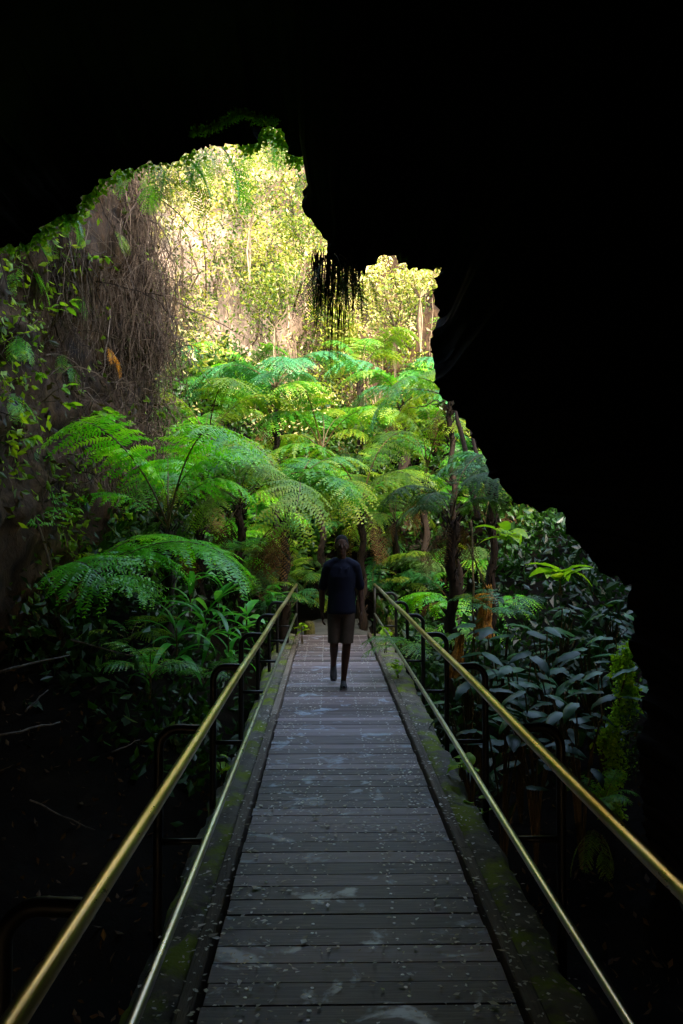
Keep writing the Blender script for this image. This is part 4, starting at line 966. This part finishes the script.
tag(link('leaf_litter', mesh_np('leaf_litter', V, np.arange(n * 4).reshape(-1, 4), var=np.repeat(np.clip(r.beta(.7, .8, n), 0, 1), 4)), None, M['litter']), 'small dry fallen leaves scattered over the boardwalk planks and kerbs', 'leaves', kind='stuff')
n = 2600; x = np.where(r.random(n) < .6, r.uniform(-4, -.8, n), r.uniform(1.05, 3.4, n)); y = r.uniform(2.5, 9, n)
pts = np.array([(a_, b_, ground_z(a_, b_) + .02) for a_, b_ in zip(x, y)])
V, Q, va4 = scatter_leaves(pts, np.tile([0, 0, 1.0], (n, 1)), r.uniform(.03, .1, n), np.clip(r.normal(.15, .15, n), 0, 1), .45, 78, 0)
tag(link('ground_litter', mesh_np('ground_litter', V, Q, var=va4), None, M['fern_dead']), 'dim dead leaves littering the dark hollow beside the boardwalk', 'leaves', kind='stuff')

# ------------------------------------------------------------------ the walker
def capsule(mb, pts, rads, n=16, flat=None):
    """closed tapered limb through points; flat = (sx, sy) squash per point about the axis"""
    pts = [Vector(p) for p in pts]; V = []; k = len(pts)
    T_ = []
    for i in range(k):
        t = (pts[min(k - 1, i + 1)] - pts[max(0, i - 1)]).normalized(); T_.append(t)
    ref = Vector((1, 0, 0)) if abs(T_[0].x) < .8 else Vector((0, 1, 0))
    rings = []
    def ring(c, t, ra, rb):
        u = (ref - t * ref.dot(t)).normalized(); w = t.cross(u)
        return [tuple(c + u * (ra * math.cos(a * 2 * math.pi / n)) + w * (rb * math.sin(a * 2 * math.pi / n))) for a in range(n)]
    for i in range(k):
        ra, rb = rads[i] if isinstance(rads[i], tuple) else (rads[i], rads[i])
        if i == 0:
            for q in (.25, .6, .87): rings.append(ring(pts[0] - T_[0] * min(ra, rb) * math.sqrt(1 - q * q), T_[0], ra * q, rb * q))
        rings.append(ring(pts[i], T_[i], ra, rb))
        if i == k - 1:
            for q in (.87, .6, .25): rings.append(ring(pts[i] + T_[i] * min(ra, rb) * math.sqrt(1 - q * q), T_[i], ra * q, rb * q))
    V = np.array([p for r_ in rings for p in r_]); m = len(rings)
    i = np.arange(m - 1)[:, None] * n; j = np.arange(n)[None, :]; kk = (j + 1) % n
    Q = np.stack([i + j, i + kk, i + n + kk, i + n + j], -1).reshape(-1, 4)
    V = np.concatenate([V, V[:n].mean(0)[None], V[-n:].mean(0)[None]]); c0 = m * n; jj = np.arange(n)
    T = np.concatenate([np.stack([np.full(n, c0), (jj + 1) % n, jj], -1), np.stack([np.full(n, c0 + 1), (m - 1) * n + jj, (m - 1) * n + (jj + 1) % n], -1)])
    mb.add(V, Q, T)
def ellipsoid(mb, c, r, n=16):
    capsule(mb, [(c[0], c[1], c[2] - r[2] * .0001), (c[0], c[1], c[2] + r[2] * .0001)], [(1, 1), (1, 1)], n)
    V = mb.V[-1]; cc = np.array(c); d = V - cc; d /= np.maximum(np.linalg.norm(d, axis=1), 1e-6)[:, None]; mb.V[-1] = cc + d * np.array(r)
def remeshed(name, mb, vox, mat, parent, smooth_it=6):
    me = mb.mesh(name + '_raw'); o = bpy.data.objects.new(name + '_raw', me); COL.objects.link(o)
    m1 = o.modifiers.new('r', 'REMESH'); m1.mode = 'VOXEL'; m1.voxel_size = vox; m1.use_smooth_shade = True
    m2 = o.modifiers.new('s', 'SMOOTH'); m2.iterations = smooth_it; m2.factor = .5
    dg = bpy.context.evaluated_depsgraph_get(); me2 = bpy.data.meshes.new_from_object(o.evaluated_get(dg)); me2.name = name
    bpy.data.objects.remove(o); bpy.data.meshes.remove(me)
    me2.materials.clear(); me2.materials.append(mat)
    return link(name, me2, parent)
FEET = P(343, 684, 9.1)
person = tag(empty('person', (FEET.x - .015, 9.1, .0)), 'man in dark navy t-shirt and brown shorts walking toward the camera on the boardwalk', 'person'); person.scale = (.90, .95, 1)
# joints; he faces -Y, +X is on the right of the photo (his left side)
J = {}
J['hipL'] = (.085, 0, .90); J['kneeL'] = (.06, -.10, .49); J['ankL'] = (.022, -.03, .085)
J['hipR'] = (-.085, .02, .90); J['kneeR'] = (-.095, -.06, .50); J['ankR'] = (-.10, .30, .215)
J['shL'] = (.185, .01, 1.345); J['elL'] = (.248, .045, 1.09); J['wrL'] = (.25, -.06, .86)
J['shR'] = (-.185, .01, 1.345); J['elR'] = (-.248, .06, 1.09); J['wrR'] = (-.25, .04, .855)
b = MB()
capsule(b, [(0, .01, .86), (0, .01, .98), (0, .005, 1.12), (0, 0, 1.27), (0, .01, 1.38)], [(.155, .105), (.15, .105), (.14, .10), (.165, .115), (.13, .08)], 24)
capsule(b, [(-.15, .015, 1.355), (-.07, .015, 1.40), (.07, .015, 1.40), (.15, .015, 1.355)], [.055, .055, .055, .055])
capsule(b, [(0, .02, 1.38), (0, .005, 1.46), (0, -.012, 1.53)], [.062, .056, .054])
ellipsoid(b, (0, -.005, 1.61), (.081, .098, .108), 24); ellipsoid(b, (0, -.035, 1.555), (.056, .062, .068)); ellipsoid(b, (0, -.075, 1.51), (.026, .022, .02))
capsule(b, [(0, -.098, 1.61), (0, -.112, 1.585), (0, -.112, 1.575)], [.009, .013, .014], 10)           # nose
for s in (-1, 1):
    ellipsoid(b, (s * .083, .01, 1.592), (.012, .02, .033), 10); ellipsoid(b, (s * .03, -.088, 1.622), (.026, .012, .009), 10); ellipsoid(b, (s * .04, -.068, 1.578), (.024, .022, .02), 10)
ellipsoid(b, (0, -.093, 1.543), (.025, .009, .006), 10); ellipsoid(b, (0, -.092, 1.531), (.021, .01, .007), 10)
for s, a_ in ((1, 'L'), (-1, 'R')):
    h, k, an = J['hip' + a_], J['knee' + a_], J['ank' + a_]
    V3 = lambda p, q, t: tuple(Vector(p).lerp(Vector(q), t))
    capsule(b, [h, V3(h, k, .4), V3(h, k, .8), k], [.088, .08, .06, .055])
    calf = Vector(V3(k, an, .32)) + Vector((0, .018, 0))
    capsule(b, [k, calf, V3(k, an, .7), an], [.054, .054, .041, .033])
    sh, el, wr = J['sh' + a_], J['el' + a_], J['wr' + a_]
    capsule(b, [sh, V3(sh, el, .4), el], [.058, .047, .038]); capsule(b, [el, V3(el, wr, .3), V3(el, wr, .75), wr], [.038, .040, .030, .024])
    # hand: palm, four curled fingers, thumb on the front side
    w_ = Vector(wr); dn = (Vector(wr) - Vector(el)).normalized(); fw = Vector((0, -1, 0)); fw = (fw - dn * fw.dot(dn)).normalized(); inn = Vector((-s, 0, 0)); inn = (inn - dn * inn.dot(dn) - fw * inn.dot(fw)).normalized()
    capsule(b, [w_, w_ + dn * .045 + inn * .004, w_ + dn * .085 + inn * .010], [(.018, .024), (.017, .038), (.014, .036)], 14)
    for q, (ln, o_) in enumerate([(.068, .027), (.078, .009), (.073, -.009), (.056, -.026)]):
        p0 = w_ + dn * .07 + fw * o_ + inn * .008; p1 = p0 + dn * (.018 + ln * .42) + inn * .006; p2 = p1 + (dn * .85 + inn * .55).normalized() * ln * .35; p3 = p2 + (dn * .45 + inn * .9).normalized() * ln * .28
        capsule(b, [p0, p1, p2, p3], [.0098, .0092, .0085, .007], 10)
    t0 = w_ + dn * .022 + fw * .018; t1 = t0 + (dn * .7 + fw * .7 + inn * .3).normalized() * .036; t2 = t1 + (dn * .95 + fw * .2 + inn * .35).normalized() * .03; t3 = t2 + (dn + inn * .4).normalized() * .02
    capsule(b, [t0, t1, t2, t3], [.014, .0115, .0105, .008], 10)
remeshed('body', b, .0065, M['skin'], person, 5)
for s in (-1, 1):
    e = MB(); ellipsoid(e, (s * .031, -.0905, 1.609), (.012, .008, .007), 12); link('eye', e.mesh('eye', True), person, M['eye'])
# shirt: torso, sleeves, hem
b = MB()
capsule(b, [(0, .01, .86), (0, .01, .95), (0, .008, 1.10), (0, .0, 1.25), (0, .008, 1.36), (0, .012, 1.40)], [(.186, .156), (.174, .146), (.164, .130), (.176, .126), (.168, .100), (.11, .080)], 28)
capsule(b, [(-.165, .015, 1.355), (-.08, .015, 1.405), (.08, .015, 1.405), (.165, .015, 1.355)], [.076, .068, .068, .076])
for a_ in 'LR':
    sh, el = J['sh' + a_], J['el' + a_]
    capsule(b, [V3(sh, el, .08), V3(sh, el, .45), V3(sh, el, .78)], [.062, .057, .060])
for k in range(34):     # folds
    a_ = random.uniform(0, 6.28); z = random.uniform(.9, 1.3); rx = .176
    capsule(b, [(rx * math.cos(a_), .01 + .122 * math.sin(a_), z), (rx * math.cos(a_ + .15), .01 + .122 * math.sin(a_ + .15), z + random.uniform(.05, .16))], [.007, .009], 8)
sh_o = remeshed('shirt', b, .009, M['shirt'], person, 4)
me = sh_o.data
# trim the rounded ends of hem and sleeves flat
import bmesh
def cut(me, co, no):
    bm = bmesh.new(); bm.from_mesh(me); g_ = bm.verts[:] + bm.edges[:] + bm.faces[:]
    bmesh.ops.bisect_plane(bm, geom=g_, plane_co=co, plane_no=no, clear_outer=True); bm.to_mesh(me); bm.free()
cut(me, (0, 0, .835), (0, 0, -1))
b = MB()
capsule(b, [(0, .01, .86), (0, .01, .96)], [(.165, .118), (.16, .113)], 28)
for a_, o_ in (('L', .012), ('R', -.012)):
    h, k = J['hip' + a_], J['knee' + a_]
    capsule(b, [V3(h, k, -.02), V3(h, k, .35), V3(h, k, .75), V3(h, k, 1.08)], [.092, .092, .084, .082])
so = remeshed('shorts', b, .009, M['shorts'], person, 4); cut(so.data, (0, 0, .515), (0, 0, -1))
# shoes
def shoe(an, pitch, name='shoe'):
    n = 14; prof = [(-.085, .030, .075), (-.07, .036, .085), (-.03, .037, .085), (.02, .038, .066), (.07, .043, .05), (.12, .045, .044), (.16, .038, .04), (.178, .02, .03)]
    mb1, mb2 = MB(), MB(); V = []; V2 = []
    rot = Matrix.Rotation(pitch, 3, 'X')
    def tr(p): return tuple(Vector(an) + rot @ (Vector(p) + Vector((0, 0, 0))))
    for (y, w, h) in prof:
        for k in range(n):
            a_ = math.pi * k / (n - 1); V.append(tr((w * math.cos(a_), -y, -.06 + h * max(0.0, math.sin(a_)) ** .7)))
        for (x, z) in ((-w - .004, -.058), (w + .004, -.058), (w + .003, -.083), (-w - .003, -.083)): V2.append(tr((x, -y, z)))
    m = len(prof)
    i = np.arange(m - 1)[:, None] * n; j = np.arange(n - 1)[None, :]
    mb1.add(V, np.stack([i + j, i + j + 1, i + j + 1 + n, i + j + n], -1).reshape(-1, 4), [(0, k, k + 1) for k in range(1, n - 1)] + [((m - 1) * n, (m - 1) * n + k + 1, (m - 1) * n + k) for k in range(1, n - 1)])
    i = np.arange(m - 1)[:, None] * 4; j = np.arange(4)[None, :]; kk = (j + 1) % 4
    mb2.add(V2, np.concatenate([np.stack([i + j, i + kk, i + kk + 4, i + j + 4], -1).reshape(-1, 4), [[0, 1, 2, 3], [4 * m - 1, 4 * m - 2, 4 * m - 3, 4 * m - 4]]]))
    s_ = link('shoe', mb1.mesh('shoe', True), person, M['shoe']); link('sole', mb2.mesh('sole'), s_, M['sole'])
shoe(J['ankL'], R(0)); shoe((J['ankR'][0], J['ankR'][1], J['ankR'][2]), R(48))
# hair and cap
b = MB(); ellipsoid(b, (0, .012, 1.630), (.088, .106, .098), 24); hb = remeshed('hair', b, .008, M['hair'], person, 3); cut(hb.data, (0, -.05, 1.635), (0, -.62, -.78))

# ------------------------------------------------------------------ light
SUN_EL, SUN_AZ = R(40), R(157)          # azimuth clockwise from +Y
w = bpy.data.worlds.new('World'); scene.world = w; w.use_nodes = True
nt = w.node_tree; bg = nt.nodes['Background']
sky = nt.nodes.new('ShaderNodeTexSky'); sky.sky_type = 'NISHITA'; sky.sun_disc = False
sky.sun_elevation = SUN_EL; sky.sun_rotation = SUN_AZ; sky.altitude = 300; sky.dust_density = 2.5
nt.links.new(mixc(nt, 1.0, sky.outputs[0], (1.0, .95, .82), 'MULTIPLY'), bg.inputs[0]); bg.inputs[1].default_value = 2.1
sd = bpy.data.lights.new('sun', 'SUN'); sd.energy = 10.0; sd.angle = R(.5); sd.color = (1, .94, .82)
so_ = bpy.data.objects.new('sun', sd); COL.objects.link(so_)
dirv = Vector((math.sin(SUN_AZ) * math.cos(SUN_EL), math.cos(SUN_AZ) * math.cos(SUN_EL), math.sin(SUN_EL)))
so_.rotation_euler = dirv.to_track_quat('Z', 'Y').to_euler(); so_.location = dirv * 60

scene.view_settings.view_transform = 'Standard'; scene.view_settings.look = 'None'
scene.view_settings.exposure = 0; scene.view_settings.gamma = 1
scene.render.engine = 'CYCLES'
cy = scene.cycles
cy.use_denoising = True; cy.denoiser = 'OPENIMAGEDENOISE'
cy.max_bounces = 8; cy.diffuse_bounces = 5; cy.glossy_bounces = 4; cy.transmission_bounces = 4; cy.transparent_max_bounces = 4
cy.caustics_reflective = False; cy.caustics_refractive = False; cy.sample_clamp_indirect = 4
scene.render.resolution_x = 683; scene.render.resolution_y = 1024
